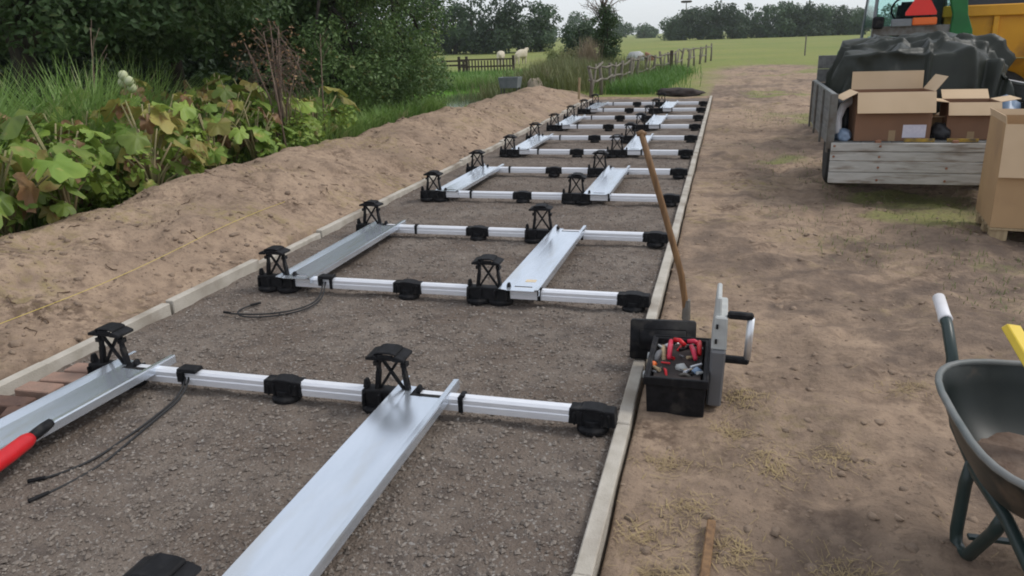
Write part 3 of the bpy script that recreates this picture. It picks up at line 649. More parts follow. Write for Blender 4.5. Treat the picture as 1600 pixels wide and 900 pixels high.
for x_ in (.07, W-.25):
    w_ = MB().lathe([(.17,0),(.25,0),(.29,.03),(.29,.15),(.25,.18),(.17,.18)], (x_,1.15,.29), 28, 'x').build('wheel', MT['rubber'], t_, .004, True)
    MB().lathe([(.05,.03),(.17,.02),(.17,.16),(.05,.15)], (x_,1.15,.29), 20, 'x').build('rim', MT['steel'], w_)
MB().bar((.2,1.15,.29),(W-.2,1.15,.29),.07,.07).build('axle', MT['steel'], t_, .004)
q = MB(); q.bar((.5,LN,.5),(W/2,LN+1.1,.45),.07,.09); q.bar((W-.5,LN,.5),(W/2,LN+1.1,.45),.07,.09); q.build('drawbar', MT['steel'], t_, .004)

# covered load
def tarp(name, x0, x1, y0, y1, z0, top, seed, m, label, amp=.05):
    nx_, ny_ = 120, 100; U, V_ = np.meshgrid(np.linspace(-1,1,nx_), np.linspace(-1,1,ny_)); g_ = random.Random(seed)
    d = np.maximum(np.abs(U), np.abs(V_)); flat = np.clip((1-d)/.40, 0, 1)
    prof = np.clip(flat*1.7, 0, 1)**.8
    fold = np.zeros_like(U)
    for k in range(44):                       # sharp creases running down from the edges of the load
        a = g_.uniform(0, 3.1416); c0 = g_.uniform(-1.1, 1.1); t = U*math.cos(a)+V_*math.sin(a)-c0; al = -U*math.sin(a)+V_*math.cos(a)
        w = g_.uniform(.03,.10); fold += g_.choice((1,1,-1))*g_.uniform(.5,1.2)*np.clip(1-np.abs(t)/w, 0, 1)*np.exp(-((al-g_.uniform(-.9,.9))/g_.uniform(.25,.7))**2)
    slope = np.clip(4*flat*(1-flat), 0, 1)
    cx, cy = (x0+x1)/2, (y0+y1)/2; sl_ = np.sign(U)*(np.abs(U) >= np.abs(V_)); sv_ = np.sign(V_)*(np.abs(V_) > np.abs(U))
    Xx = cx + U*(x1-x0)/2 + sl_*amp*fold*slope; Yy = cy + V_*(y1-y0)/2 + sv_*amp*fold*slope
    Zz = z0 + prof*top(U, V_) + amp*fold*(.25+.5*flat) + .6*amp*fbm(U, V_, 2.2, seed, 2)*prof
    idx = np.arange(nx_*ny_).reshape(ny_, nx_); F = np.stack([idx[:-1,:-1], idx[:-1,1:], idx[1:,1:], idx[1:,:-1]], -1).reshape(-1,4)
    return tag(link(name, np_mesh(name, np.stack([Xx,Yy,Zz],-1).reshape(-1,3), F, True), m), label, 'tarpaulin')
tarp('tarpaulin', 1.05, 2.84, 8.60, 10.0, DK-.0, lambda U,V_: .84+.05*U-.30*np.maximum(U-.45,0)+.14*V_, 4, MT['tarp'], 'crumpled olive tarpaulin over the load on the farm trailer', amp=.085)

def carton(name, loc, rz, w, d, h, flaps, label, mbody='card', lab=None, over=None):
    """flaps: side -> angle from vertical (0 straight up, 90 flat outwards)"""
    c_ = empty(name, loc, rz, label, 'box')
    th = .006; q = MB()
    q.box(-w/2,w/2,-d/2,-d/2+th,0,h); q.box(-w/2,w/2,d/2-th,d/2,0,h); q.box(-w/2,-w/2+th,-d/2+th,d/2-th,0,h); q.box(w/2-th,w/2,-d/2+th,d/2-th,0,h); q.box(-w/2+th,w/2-th,-d/2+th,d/2-th,.002,.01)
    q.build('carton', MT[mbody], c_, .0015)
    for s_, (an, ln) in flaps.items():
        a = R(an); hz, hx = math.cos(a)*ln, math.sin(a)*ln; e = .008 if an < 100 else -.006
        if s_ == 'f': A, B = [(-w/2+e,-d/2,h),(w/2-e,-d/2,h)], [(w/2-e,-d/2-hx,h+hz),(-w/2+e,-d/2-hx,h+hz)]
        if s_ == 'b': A, B = [(w/2-e,d/2,h),(-w/2+e,d/2,h)], [(-w/2+e,d/2+hx,h+hz),(w/2-e,d/2+hx,h+hz)]
        if s_ == 'l': A, B = [(-w/2,d/2-e,h),(-w/2,-d/2+e,h)], [(-w/2-hx,-d/2+e,h+hz),(-w/2-hx,d/2-e,h+hz)]
        if s_ == 'r': A, B = [(w/2,-d/2+e,h),(w/2,d/2-e,h)], [(w/2+hx,d/2-e,h+hz),(w/2+hx,-d/2+e,h+hz)]
        me = bpy.data.meshes.new('flap'); me.from_pydata(A+B, [], [(0,1,2,3)])
        bm = bmesh.new(); bm.from_mesh(me); bmesh.ops.solidify(bm, geom=list(bm.faces), thickness=.005); bm.to_mesh(me); bm.free()
        link('flap', me, MT['cardpale'], c_)
    MB().box(-.03,.03,-d/2-.0022,-d/2-.0004,.0,h*.22).build('tape', MT['tape'], c_)
    if lab: MB().box(lab[0],lab[1],-d/2-.003,-d/2-.0005,lab[2],lab[3]).build('label', MT['label'], c_)
    return c_
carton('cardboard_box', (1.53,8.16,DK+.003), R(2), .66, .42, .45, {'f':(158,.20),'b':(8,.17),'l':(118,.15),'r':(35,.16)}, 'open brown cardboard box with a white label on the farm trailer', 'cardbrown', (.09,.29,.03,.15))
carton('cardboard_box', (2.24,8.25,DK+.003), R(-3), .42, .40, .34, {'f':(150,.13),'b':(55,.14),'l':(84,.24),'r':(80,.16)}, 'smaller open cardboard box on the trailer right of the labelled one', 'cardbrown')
carton('cardboard_box', (1.93,8.42,DK+.003), R(8), .26, .3, .18, {'f':(80,.1),'r':(60,.1)}, 'low cardboard box wedged between two open boxes on the trailer', 'card')
tag(MB().tube([(1.07,8.02,.66),(1.07,8.10,.80),(1.12,8.18,.91),(1.22,8.24,.97),(1.30,8.30,.98)], [.035,.036,.036,.036,.034], 12).build('bent_pipe', MT['white'], None, 0, True), 'bent white plastic pipe left of the labelled box on the trailer', 'pipe')
def lump(name, c, s, seed, m, label, cat, n=14):
    bm = bmesh.new(); bmesh.ops.create_icosphere(bm, subdivisions=3, radius=1)
    g_ = random.Random(seed); ph = [g_.uniform(0,6) for _ in range(6)]
    for v in bm.verts:
        k = 1 + .16*math.sin(3*v.co.x+ph[0])*math.sin(4*v.co.y+ph[1]) + .10*math.sin(7*v.co.z+ph[2])*math.sin(6*v.co.x+ph[3]) + .06*math.sin(11*v.co.y+ph[4])
        v.co = Vector((v.co.x*s[0]*k, v.co.y*s[1]*k, max(v.co.z*k, -.55)*s[2]))
    for f in bm.faces: f.smooth = True
    me = bpy.data.meshes.new(name); bm.to_mesh(me); bm.free()
    return tag(link(name, me, MT[m], None, (c[0], c[1], c[2]+.55*s[2])), label, cat)
lump('plastic_bag', (1.12,8.06,DK), (.085,.12,.07), 3, 'blue', 'small blue plastic bag in the rear left corner of the trailer', 'bag')
lump('plastic_bag', (2.66,8.62,DK), (.14,.28,.22), 5, 'blue', 'blue grey plastic bag along the right side of the trailer', 'bag')
lump('dark_sack', (1.17,8.5,DK), (.10,.2,.25), 8, 'tarpb', 'black sack against the left side of the trailer', 'sack')
lump('dark_sack', (1.99,8.12,DK), (.10,.1,.10), 9, 'tarpb', 'small dark sack between the open boxes on the trailer', 'sack')

# big carton on a pallet, right
p_ = empty('pallet', (2.545, 6.90, 0), R(-7), 'wooden pallet under the tall cardboard box', 'pallet')
for x_ in (-.37,0,.37):
    for y_ in (-.29,0,.29): MB().box(x_-.06,x_+.06,y_-.05,y_+.05,.0,.085).build('block', MT['woodpale'], p_, .003)
for k in range(5): MB().box(-.44,.44,-.35+k*.15,-.35+k*.15+.1,.0855,.105).build('board', MT['woodpale'], p_, .002)
bb = carton('cardboard_box', (2.545,6.90,.107), R(-7), .88, .70, .80, {'f':(174,.40),'b':(20,.05),'l':(12,.06)}, 'tall tan cardboard box standing on a pallet at the right edge', 'card')

# ------------------------------------------------------------------ tractor
t_ = empty('tractor', (2.50, 12.2, 0), R(-2), 'green tractor with a glass cab behind the covered load', 'tractor')
glass = bpy.data.materials.new('cab_glass'); glass.use_nodes = True
gn = glass.node_tree.nodes; gb = gn['Principled BSDF']; gb.inputs['Base Color'].default_value = (.72,.90,.88,1); gb.inputs['Roughness'].default_value = .03; gb.inputs['Transmission Weight'].default_value = 1; gb.inputs['IOR'].default_value = 1.05
for s_ in (-1,1):
    w_ = MB().lathe([(.40,-.17),(.56,-.17),(.62,-.12),(.62,.12),(.56,.17),(.40,.17)], (s_*.72,.35,.62), 34, 'x').build('rear_wheel', MT['rubber'], t_, 0, True)
    MB().lathe([(.1,-.06),(.41,-.12),(.41,.12),(.1,.06)], (s_*.72,.35,.62), 24, 'x').build('rim', MT['yellowrim'], w_)
    for k in range(20):
        a = 2*math.pi*k/20; MB().box(-.16,.16,-.02,.02,.60,.645, rot=Matrix.Rotation(a,3,'X'), piv=(0,0,0)).build('lug', MT['rubber'], w_, loc=(s_*.72,.35,.62))
    w_ = MB().lathe([(.24,-.11),(.38,-.11),(.42,-.06),(.42,.06),(.38,.11),(.24,.11)], (s_*.68,2.35,.42), 28, 'x').build('front_wheel', MT['rubber'], t_, 0, True)
    MB().lathe([(.06,-.05),(.25,-.08),(.25,.08),(.06,.05)], (s_*.68,2.35,.42), 20, 'x').build('rim', MT['yellowrim'], w_)
    fp = [(-.42,.85),(-.38,1.06),(-.15,1.26),(.2,1.33),(.6,1.31),(.95,1.18),(.95,1.12),(.58,1.26),(.2,1.28),(-.12,1.21),(-.33,1.03),(-.37,.85)]
    MB().prism(fp, s_*.72-.2, s_*.72+.2, 'x').build('fender', MT['green'], t_, .01)
q = MB(); q.box(-.40,.40,-.1,1.1,.55,1.35); q.build('rear_body', MT['green'], t_, .03)
q = MB(); q.box(-.33,.33,1.1,2.75,.75,1.52, top=(.85,.97)); q.build('bonnet', MT['green'], t_, .05, True, 3)
q = MB(); q.box(-.22,.22,1.1,2.6,.35,.75); q.build('engine', MT['steel'], t_, .02)
post = [(-.56,-.12,-.52,-.05),(.56,-.12,.52,-.05),(-.56,1.1,-.5,.95),(.56,1.1,.5,.95)]
for x0,y0,x1,y1 in post: MB().bar((x0,y0,1.4),(x1,y1,2.55),.04,.04).build('cab_post', MT['steelgrey'], t_, .006)
MB().box(-.6,.6,-.16,1.1,2.55,2.68, top=(.9,.9)).build('roof', MT['green'], t_, .03, True, 2)
for a_, b_ in (((-.54,-.12),(.54,-.12)),((-.54,1.08),(.54,1.08)),((-.55,-.08),(-.55,1.05)),((.55,-.08),(.55,1.05))):
    V = [(*a_,1.62),(*b_,1.62),(b_[0]*.93,b_[1]*.9,2.53),(a_[0]*.93,a_[1]*.9,2.53)]
    q = MB(); q.add(V, [(0,1,2,3)]); me = q.mesh('pane'); bm = bmesh.new(); bm.from_mesh(me); bmesh.ops.solidify(bm, geom=list(bm.faces), thickness=.005); bm.to_mesh(me); bm.free(); link('window_pane', me, glass, t_)
MB().box(-.57,.57,-.16,-.09,1.50,1.63).build('window_frame', MT['steel'], t_, .01)
MB().prism([(.38,1.35),(.68,1.35),(.66,1.55),(.58,1.75),(.50,2.35),(.38,2.35),(.34,1.95),(.40,1.75)], -.2, -.13).build('rear_panel', MT['green'], t_, .01)
q = MB(); q.box(-.25,.25,.35,.8,1.2,1.4); q.box(-.24,.24,.3,.4,1.38,1.95, top=(.85,1)); q.build('seat', MT['black'], t_, .04, True, 2)
q = MB(); q.tube([(.2*math.cos(a), .95+.08*math.sin(a), 1.85+.18*math.sin(a)) for a in np.linspace(0,6.283,20)], .014, 6, False); q.build('steering_wheel', MT['black'], t_, 0, True)
q = MB(); q.prism([(-.19,1.76),(.19,1.76),(.19,1.80),(.035,2.06),(-.035,2.06),(-.19,1.80)], -.25, -.235); tri = q.build('warning_triangle', MT['trired'], t_, loc=(.0,.0,0))
MB().box(-.15,.15,-.24,-.18,1.63,1.73).build('rear_lamp', MT['orange'], t_, .015, loc=(.06,0,0))
MB().box(-.07,.07,-.3,-.18,1.60,1.76).build('work_lamp', MT['black'], t_, .02, loc=(-.52,0,0))
MB().box(-.13,.13,-.22,-.16,1.62,1.72).build('number_bracket', MT['steelgrey'], t_, .01, loc=(-.22,0,0))

# ------------------------------------------------------------------ yellow dump trailer
t_ = empty('dump_trailer', (2.95, 12.6, 0), R(-9), 'amber yellow ribbed dump trailer at the top right corner', 'trailer')
LB = 4.8; z0, z1 = 1.16, 1.85
q = MB(); q.add([(0,0,z0),(LB,0,z0),(LB,2.1,z0),(0,2.1,z0),(-.02,-.03,z1),(LB,-.03,z1),(LB,2.13,z1),(-.02,2.13,z1)], [(0,1,2,3),(0,4,5,1),(1,5,6,2),(2,6,7,3),(3,7,4,0)]); 
me = q.mesh('body'); bm = bmesh.new(); bm.from_mesh(me); bmesh.ops.solidify(bm, geom=list(bm.faces), thickness=.03); bm.to_mesh(me); bm.free(); link('body', me, MT['amber'], t_)
MB().box(-.05,LB,-.1,-.025,z1-.13,z1+.02).build('top_rail', MT['amber'], t_, .012)
for k in range(11): MB().box(.12+k*.46,.19+k*.46,-.085,-.012,z0+.02,z1-.128).build('rib', MT['amber'], t_, .01)
q = MB(); q.add([(0.02,0.0,z0-.01),(LB,0.0,z0-.01),(LB,.35,.82),(.02,.35,.82),(.02,.4,z0-.02),(LB,.4,z0-.02)], [(0,1,2,3),(3,2,5,4),(0,4,5,1),(0,3,4),(1,5,2)]); q.build('skirt', MT['amber'], t_)
MB().box(.1,LB,.45,1.6,.42,.86).build('chassis', MT['tarpb'], t_, .02)
for x_ in (.75,1.95,3.4):
    for y_ in (.12,1.62):
        w_ = MB().lathe([(.28,0),(.44,0),(.5,.05),(.5,.3),(.44,.35),(.28,.35)], (x_,y_,.5), 28, 'y').build('wheel', MT['rubber'], t_, 0, True)
        MB().lathe([(.1,.05),(.28,.02),(.28,.33),(.1,.3)], (x_,y_,.5), 20, 'y').build('rim', MT['steel'], w_)
MB().bar((-1.0,1.0,.55),(.2,1.0,.7),.14,.14).build('drawbar', MT['tarpb'], t_, .01)
MB().box(-.22,-.03,.0,2.1,1.0,2.05).build('end_shade_board', MT['tarpb'], t_, .03)  # black board standing in for the shade at the trailer's end
o = tarp('tarpaulin', 2.95, 7.8, 12.5, 14.3, 1.77, lambda U,V_: .42+0*U, 9, MT['tarpb'], 'black tarpaulin heaped over the yellow dump trailer', amp=.05)
o.matrix_world = Matrix.Translation((3.1,12.6,0)) @ Matrix.Rotation(R(-9),4,'Z') @ Matrix.Translation((-3.1,-12.6,0))

# ------------------------------------------------------------------ foliage helpers
def leaf_cloud(name, centres, radii, N, size, m, parent=None, seed=0, aspect=.55, upb=.5, squash=1.0):
    g_ = np.random.default_rng(seed); C = np.asarray(centres, float); Rr = np.asarray(radii, float)
    w = Rr**2; k = g_.choice(len(C), N, p=w/w.sum())
    d = g_.normal(size=(N,3)); d /= np.linalg.norm(d, axis=1)[:,None]
    rad = Rr[k]*(.35+.75*g_.random(N)**.6)
    P = C[k] + d*rad[:,None]*np.array([1,1,squash])
    nrm = d*.7 + g_.normal(size=(N,3))*.6 + np.array([0,0,upb]); nrm /= np.linalg.norm(nrm, axis=1)[:,None]
    t = np.cross(nrm, g_.normal(size=(N,3))); t /= np.linalg.norm(t, axis=1)[:,None]; bt_ = np.cross(nrm, t)
    s = size*(.6+.8*g_.random(N))[:,None]
    V = np.stack([P-t*s*.5, P+bt_*s*aspect*.5+nrm*s*.06, P+t*s*.5-nrm*s*.05, P-bt_*s*aspect*.5+nrm*s*.06], 1).reshape(-1,3)
    F = np.arange(4*N).reshape(-1,4)
    return link(name, np_mesh(name, V, F), m, parent)
def clumps(c, r, K, cr, seed, shell=.75):
    g_ = np.random.default_rng(seed); out = []
    while len(out) < K:
        d = g_.normal(size=3); d /= np.linalg.norm(d); q = shell + (1-shell)*g_.random() if g_.random() < .72 else g_.random()*shell
        out.append(np.array(c)+d*np.array(r)*q)
    return np.array(out), cr*(.6+.8*g_.random(K))
def tree(name, base, h, tr, crowns, K, cr, N, size, lm, label, seed, cat='tree', group=None, trunk_m='bark', forks=6, lean=(0,0), squash=.8, flimb=.5):
    """crowns: list of (dx,dy,z, rx,ry,rz)"""
    t_ = empty(name, base, 0, label, cat, group); g_ = random.Random(seed)
    q = MB(); n_ = 6; pts = [(lean[0]*k/n_+g_.uniform(-.03,.03)*h*.3*(k>0), lean[1]*k/n_+g_.uniform(-.03,.03)*h*.3*(k>0), h*k/n_-.1*(k==0)) for k in range(n_+1)]
    q.tube(pts, [tr*(1.25 if k == 0 else 1-.75*k/n_) for k in range(n_+1)], 9)
    Cs = []; Rs = []
    for i, (dx,dy,z,rx,ry,rz) in enumerate(crowns):
        c_, r_ = clumps((dx,dy,z), (rx,ry,rz), max(3, int(K/len(crowns))), cr, seed*13+i); Cs.append(c_); Rs.append(r_)
    Cs = np.concatenate(Cs); Rs = np.concatenate(Rs)
    for k in range(forks):
        e = Cs[g_.randrange(len(Cs))]; s0 = Vector(pts[g_.randint(2, n_-1)]); e = Vector(e); mid = (s0+e)/2 + Vector((g_.uniform(-.1,.1),g_.uniform(-.1,.1),.08*h))
        q.tube([s0, mid, s0.lerp(e, .92)], [tr*flimb, tr*flimb*.6, tr*.1], 6)
    q.build('trunk', MT[trunk_m], t_, 0, True)
    leaf_cloud('crown', Cs, Rs, N, size, lm, t_, seed, squash=squash)
    return t_
def blades(name, x, y, z, h, w, m, seed, lean=.5, label=None, cat='grass', kind='stuff'):
    g_ = np.random.default_rng(seed); N = len(x); a = g_.random(N)*6.283; L = h*(.6+.8*g_.random(N)); ln = lean*(.3+g_.random(N))
    dx, dy = np.cos(a), np.sin(a); px, py = -dy, dx
    P = []
    for f, wf, lf in ((0,1,0),(.55,.8,.28),(1,.08,1)):
        cxx = x+dx*L*ln*lf; cyy = y+dy*L*ln*lf; czz = z+L*f*(1-.25*ln*f)
        P.append(np.stack([cxx-px*w*wf/2, cyy-py*w*wf/2, czz], -1)); P.append(np.stack([cxx+px*w*wf/2, cyy+py*w*wf/2, czz], -1))
    V = np.stack(P, 1).reshape(-1,3); k = 6*np.arange(N)[:,None]
    F = np.concatenate([k+np.array([0,1,3,2]), k+np.array([2,3,5,4])])
    return tag(link(name, np_mesh(name, V, F), m), label, cat, kind=kind)

# ------------------------------------------------------------------ large-leaved plants behind the bank
def leaf_mesh(seed):
    g_ = random.Random(seed); n_ = 30; lob = g_.choice((3,5,5,7)); V = [(0,.42,.0)]; ring_in = []; ring_out = []
    for k in range(n_):
        a = -math.pi/2 + 2*math.pi*(k+.5)/n_; base_ = .5*(1+.18*math.cos(a-math.pi/2))
        notch = math.exp(-((abs((a+math.pi/2+math.pi)%(2*math.pi)-math.pi))/.28)**2)
        r_ = base_*(1+.42*abs(math.cos(lob*(a-math.pi/2)/2)) - .28 + g_.uniform(-.08,.08) - .55*notch)
        x_, y_ = r_*math.cos(a)*1.05, .42+r_*math.sin(a)
        for f_, lst in ((.5, ring_in), (1, ring_out)):
            X_, Y_ = x_*f_, .42+(y_-.42)*f_
            z_ = -.34*(Y_-.1)**2*1.3 - .6*X_*X_*g_.uniform(.7,1.2) + .09*math.sin(a*4+seed)*f_ + .05*math.sin(9*a)*f_ + .10*abs(X_)
            lst.append((X_, Y_, z_))
    V += ring_in + ring_out
    F = [(0,1+k,1+(k+1)%n_) for k in range(n_)] + [(1+k,1+n_+k,1+n_+(k+1)%n_,1+(k+1)%n_) for k in range(n_)]
    me = bpy.data.meshes.new('leaf'); me.from_pydata(V, [], F)
    for p_ in me.polygons: p_.use_smooth = True
    return me
LV = {}
for mk in ('big','bigy','bigb'):
    LV[mk] = []
    for k in range(4):
        me = leaf_mesh(k+{'big':0,'bigy':10,'bigb':20}[mk]); me.materials.append(LF[mk]); LV[mk].append(me)
gl = random.Random(21)
spots = []
for k in range(40):
    y_ = 3.1 + k*.185 + gl.uniform(-.15,.15); x_ = -5.2 - gl.random()*1.7 - .012*k
    spots.append((x_, y_))
for k, (x_, y_) in enumerate(spots):
    zb = float(ground_h(x_, y_))
    pl = empty('leafy_plant', (x_, y_, zb-.02), 0, 'large leaved plant with lobed green and withering leaves behind the sand bank', 'plant', 'large leaved plants along the sand bank')
    st = MB(); nl = gl.randint(15, 19); far_ = (-5.2-x_)/1.5
    for j in range(nl):
        a = gl.uniform(0, 6.283); rad = gl.uniform(.08,.42); hh = gl.uniform(.18,.74)+.30*far_ + (.22 if gl.random() < .25 else 0)
        tip = Vector((rad*math.cos(a), rad*math.sin(a), hh)); st.tube([(0,0,0), (tip.x*.35, tip.y*.35, hh*.6), tip], [.014,.012,.008], 5)
        q = gl.random(); mk = 'big' if q < .62 else 'bigy' if q < .83 else 'bigb'
        s_ = gl.uniform(.15,.31)*(.8 if mk == 'bigb' else 1)
        droop = gl.uniform(-.75,.1) if mk != 'bigb' else gl.uniform(-1.5,-.7)
        link('leaf', LV[mk][gl.randrange(4)], None, pl, tip, (droop, gl.uniform(-.4,.4), a-math.pi/2+gl.uniform(-.5,.5)), (s_*gl.uniform(.85,1.15), s_*gl.uniform(.9,1.3), s_))
    st.build('stem', MT['stem'], pl, 0, True)
gu = np.random.default_rng(77); uc = []
for k in range(90):
    y_ = gu.uniform(3.0, 10.6); x_ = -5.25-gu.random()*1.9; uc.append((x_, y_, float(ground_h(x_, y_))+gu.uniform(.05,.5)))
tag(leaf_cloud('undergrowth', uc, gu.uniform(.14,.28,90), 6500, .085, LF['big'], None, 78, .6, .9), 'small leafy undergrowth between the large leaved plants', 'undergrowth', kind='stuff')
# pale seed heads
t_ = empty('seed_plant', (-6.55, 7.35, float(ground_h(-6.55,7.35))), 0, 'plant with a cluster of round pale green seed heads above the grass', 'plant')
MB().tube([(0,0,0),(.02,.01,.7),(.05,.0,1.32)], [.014,.012,.008], 6).build('stem', MT['stem'], t_, 0, True)
me = MB().lathe([(.012,-.055),(.04,-.04),(.055,0),(.045,.035),(.02,.055)], n=12).mesh('seed_head', 0, True); me.materials.append(mat('pale_seed_head', (.42,.46,.24), (.5,.52,.34), 12, .7))
for p_ in ((.05,0,1.36),(.13,-.02,1.30),(.0,.03,1.28),(.09,.05,1.22)): link('seed_head', me, None, t_, p_)

# grass along the bank
g = np.random.default_rng(31)
N = 15000; y = g.uniform(2.8, 14, N); x = -5.75-np.abs(g.normal(0,1.15,N))-.35; msk = fbm(x, y, .9, 90, 3) > -.18; x, y = x[msk], y[msk]
x, y = x[~((y > 15) & (x > -7))], y[~((y > 15) & (x > -7))]
blades('tall_grass', x, y, ground_h(x,y)-.02, .85, .014, LF['grass'], 32, .7, 'tall green grass growing behind the sand bank')
N = 11000; y = g.uniform(4.6, 9.0, N); x = -6.35-np.abs(g.normal(0,.5,N))-.12*(y-5); msk = fbm(x, y, 1.3, 95, 2) > .0; x, y = x[msk], y[msk]
blades('grass_clump', x, y, ground_h(x,y)-.02, 1.3, .024, LF['grass'], 33, .75, 'tall arching grass clump in front of the dark trees')
N = 3600; y = g.uniform(9, 15, N); x = -5.45-np.abs(g.normal(0,.35,N)); 
blades('bank_weeds', x, y, ground_h(x,y)-.02, .42, .016, LF['grass'], 34, .8, 'low green weeds at the back foot of the sand bank')
N = 16000; y = g.uniform(25.5, 37, N); x = g.uniform(-15.5, -5.6, N); 
blades('reed_bed', x, y, ground_h(x,y)-.02, .24, .02, LF['reed'], 35, .5, 'bright green reeds beyond the pond')
N = 6000; a = g.random(N)*6.283; rr = 1+.35*g.random(N); x = -7.75+2.3*np.cos(a)*rr; y = 21.5+5.1*np.sin(a)*rr; k_ = (x < -8.8) | (y > 25.2)
x, y = x[k_], y[k_]; blades('pond_rushes', x, y, ground_h(x,y)-.02, .5, .018, LF['grass'], 36, .5, 'rushes round the edge of the small pond')
N = 9000; y = g.uniform(22.3, 31, N); x = -6.1+ .18*(y-22)+ g.normal(0,.95,N); 
blades('dry_reeds', x, y, ground_h(x,y)-.02, .78, .020, LF['drygrass'], 37, .45, 'tall yellowing reeds left of the old fence')
N = 6500; y = g.uniform(22, 34, N); x = -2.65+.035*(y-22)+g.normal(0,.42,N)
blades('fence_weeds', x, y, ground_h(x,y)-.02, .38, .022, LF['reed'], 38, .7, 'bright green weeds growing along the old fence')
# straw and sparse weeds on the yard
cpx = np.array([-.12,-.05,.1,.25,.15,.5,.45,.3,.1,-.15,.7,.9,-.2,.35]); cpy = np.array([2.0,2.4,3.0,2.75,3.3,2.9,2.2,1.9,2.2,2.7,2.0,3.6,2.25,1.75])
N = 3800; cx = g.choice(14, N); x = cpx[cx]+g.normal(0,.075,N)*(.4+g.random(N)); y = cpy[cx]+g.normal(0,.06,N)*(.4+g.random(N))
N2 = 350; x = np.concatenate([x, g.uniform(-.3,2.5,N2)]); y = np.concatenate([y, spread(N2,1.5,8,g)]); msk = x > KR1+.03; x, y = x[msk], y[msk]; N = len(x)
a = g.random(N)*6.283; L = .005+.024*g.random(N)**3; w_ = .0006+.0010*g.random(N); z = ground_h(x, y)
dx, dy = np.cos(a)*L, np.sin(a)*L; z0, z1 = ground_h(x-dx, y-dy)+.004, ground_h(x+dx, y+dy)+.004+.012*g.random(N)
px, py = -np.sin(a)*w_, np.cos(a)*w_
V = np.stack([np.stack([x-dx-px,y-dy-py,z0],-1),np.stack([x-dx+px,y-dy+py,z0],-1),np.stack([x+dx+px,y+dy+py,z1],-1),np.stack([x+dx-px,y+dy-py,z1],-1)],1).reshape(-1,3)
tag(link('straw', np_mesh('straw', V, np.arange(4*N).reshape(-1,4)), MT['straw']), 'dry straw scattered on the soil beside the right edging', 'straw', kind='stuff')
N = 9000; y = spread(N, 4.5, 24, g); x = g.uniform(.3, 6.5, N); msk = (fbm(x, y, .55, 61, 4)+.12*sstep(4.5,9,y)-.25*sstep(3.5,0,x)*(1-sstep(4,7,y)) > .15); x, y = x[msk], y[msk]
blades('sparse_grass', x, y, ground_h(x,y)-.002, .05, .006, LF['drygrass'], 40, 1.2, 'sparse trodden grass on the bare yard')

# dead umbel plants and twiggy dead bush
t_ = empty('dead_bush', (-5.75, 9.2, float(ground_h(-5.75,9.2))-.05), 0, 'withered brown bush with pale dead stalks above the leaves', 'bush')
gd = random.Random(4); q = MB(); q2 = MB()
for k in range(9):
    a = gd.uniform(0,6.283); tp = Vector((.45*math.cos(a)*gd.random()-.05, .3*math.sin(a), gd.uniform(1.2,1.85))); q.tube([(gd.uniform(-.15,.15),gd.uniform(-.15,.15),0),(tp.x*.3,tp.y*.3,tp.z*.55),tp],[.016,.013,.006],5)
    for j in range(16):
        b0 = tp*gd.uniform(.65,1.0); e = b0+Vector((gd.uniform(-.38,.38),gd.uniform(-.3,.3),gd.uniform(-.45,.12))); q2.tube([b0,(b0+e)/2+Vector((0,0,gd.uniform(.02,.12))),e],[.005,.004,.002],4)
q.build('stalk', MT['deadwood'], t_, 0, True); q2.build('twigs', mat('brown_twig', (.15,.105,.08), (.10,.07,.055), 8, .9, world=True), t_)
leaf_cloud('withered_leaves', [(.0,0,1.5),(.3,.0,1.2),(-.25,0,1.45)], [.45,.36,.36], 260, .045, LF['bigb'], t_, 3)
for k, (x_, y_, hh, lx, lab) in enumerate(((-5.3,8.55,1.5,-.12,'tall pale dead stalk standing at the edge of the sand bank'),(-5.5,9.9,1.5,.1,'thin leaning dead stalk beside the hawthorn'),(-7.3,7.6,1.9,.25,'pale forked dead stalk in the grass before the dark trees'))):
    q = MB(); q.tube([(0,0,-.05),(lx*.4,0,hh*.5),(lx,0,hh)], [.014,.011,.004], 6)
    for j in range(5): q.tube([(lx*(.7+.06*j),0,hh*(.7+.06*j)),(lx*(.7+.06*j)+gd.uniform(-.2,.2),gd.uniform(-.1,.1),hh*(.85+.05*j))],[.005,.002],4)
    tag(q.build('dead_stalk', MT['deadwood'], None, 0, True, loc=(x_,y_,float(ground_h(x_,y_)))), lab, 'stalk')

# ------------------------------------------------------------------ trees on the left
def gz(x_, y_): return float(ground_h(x_, y_))
tree('oak_tree', (-9.3,8.75,gz(-9.3,8.75)), 5.2, .20, [(0,0,4.0,2.6,2.4,1.6),(1.0,-.4,2.7,1.6,1.3,.75),(-1.3,0,2.6,1.4,1.3,.8),(2.2,.9,2.9,1.3,1.2,.9)], 120, .42, 24000, .105, LF['oak'], 'dark tree with a thick trunk at the left edge', 3, forks=14)
tree('maple_tree', (-9.8,12.4,gz(-9.8,12.4)), 5.0, .13, [(0,0,3.4,2.2,2.2,1.7),(.9,-1.0,2.2,1.5,1.2,.7)], 90, .42, 18000, .11, LF['oak'], 'dark spreading tree standing behind the grass clump', 5, forks=12)
tree('alder_tree', (-8.5,14.4,gz(-8.5,14.4)), 4.8, .12, [(0,0,3.2,1.9,1.9,1.7),(.5,-1.1,1.9,1.4,1.0,.8)], 80, .42, 17000, .11, LF['oak'], 'dark tree behind the withered bush', 6, forks=10)
tree('hawthorn_bush', (-6.75,12.9,gz(-6.75,12.9)), 3.4, .10, [(0,0,1.9,1.35,1.35,1.5),(.55,.4,1.2,1.0,1.0,.95),(-.3,-.5,.95,1.0,.9,.75),(.35,.3,3.2,1.2,1.2,.8)], 120, .34, 30000, .07, LF['haw'], 'big rounded hawthorn bush rising right behind the sand bank', 7, 'bush', forks=14)
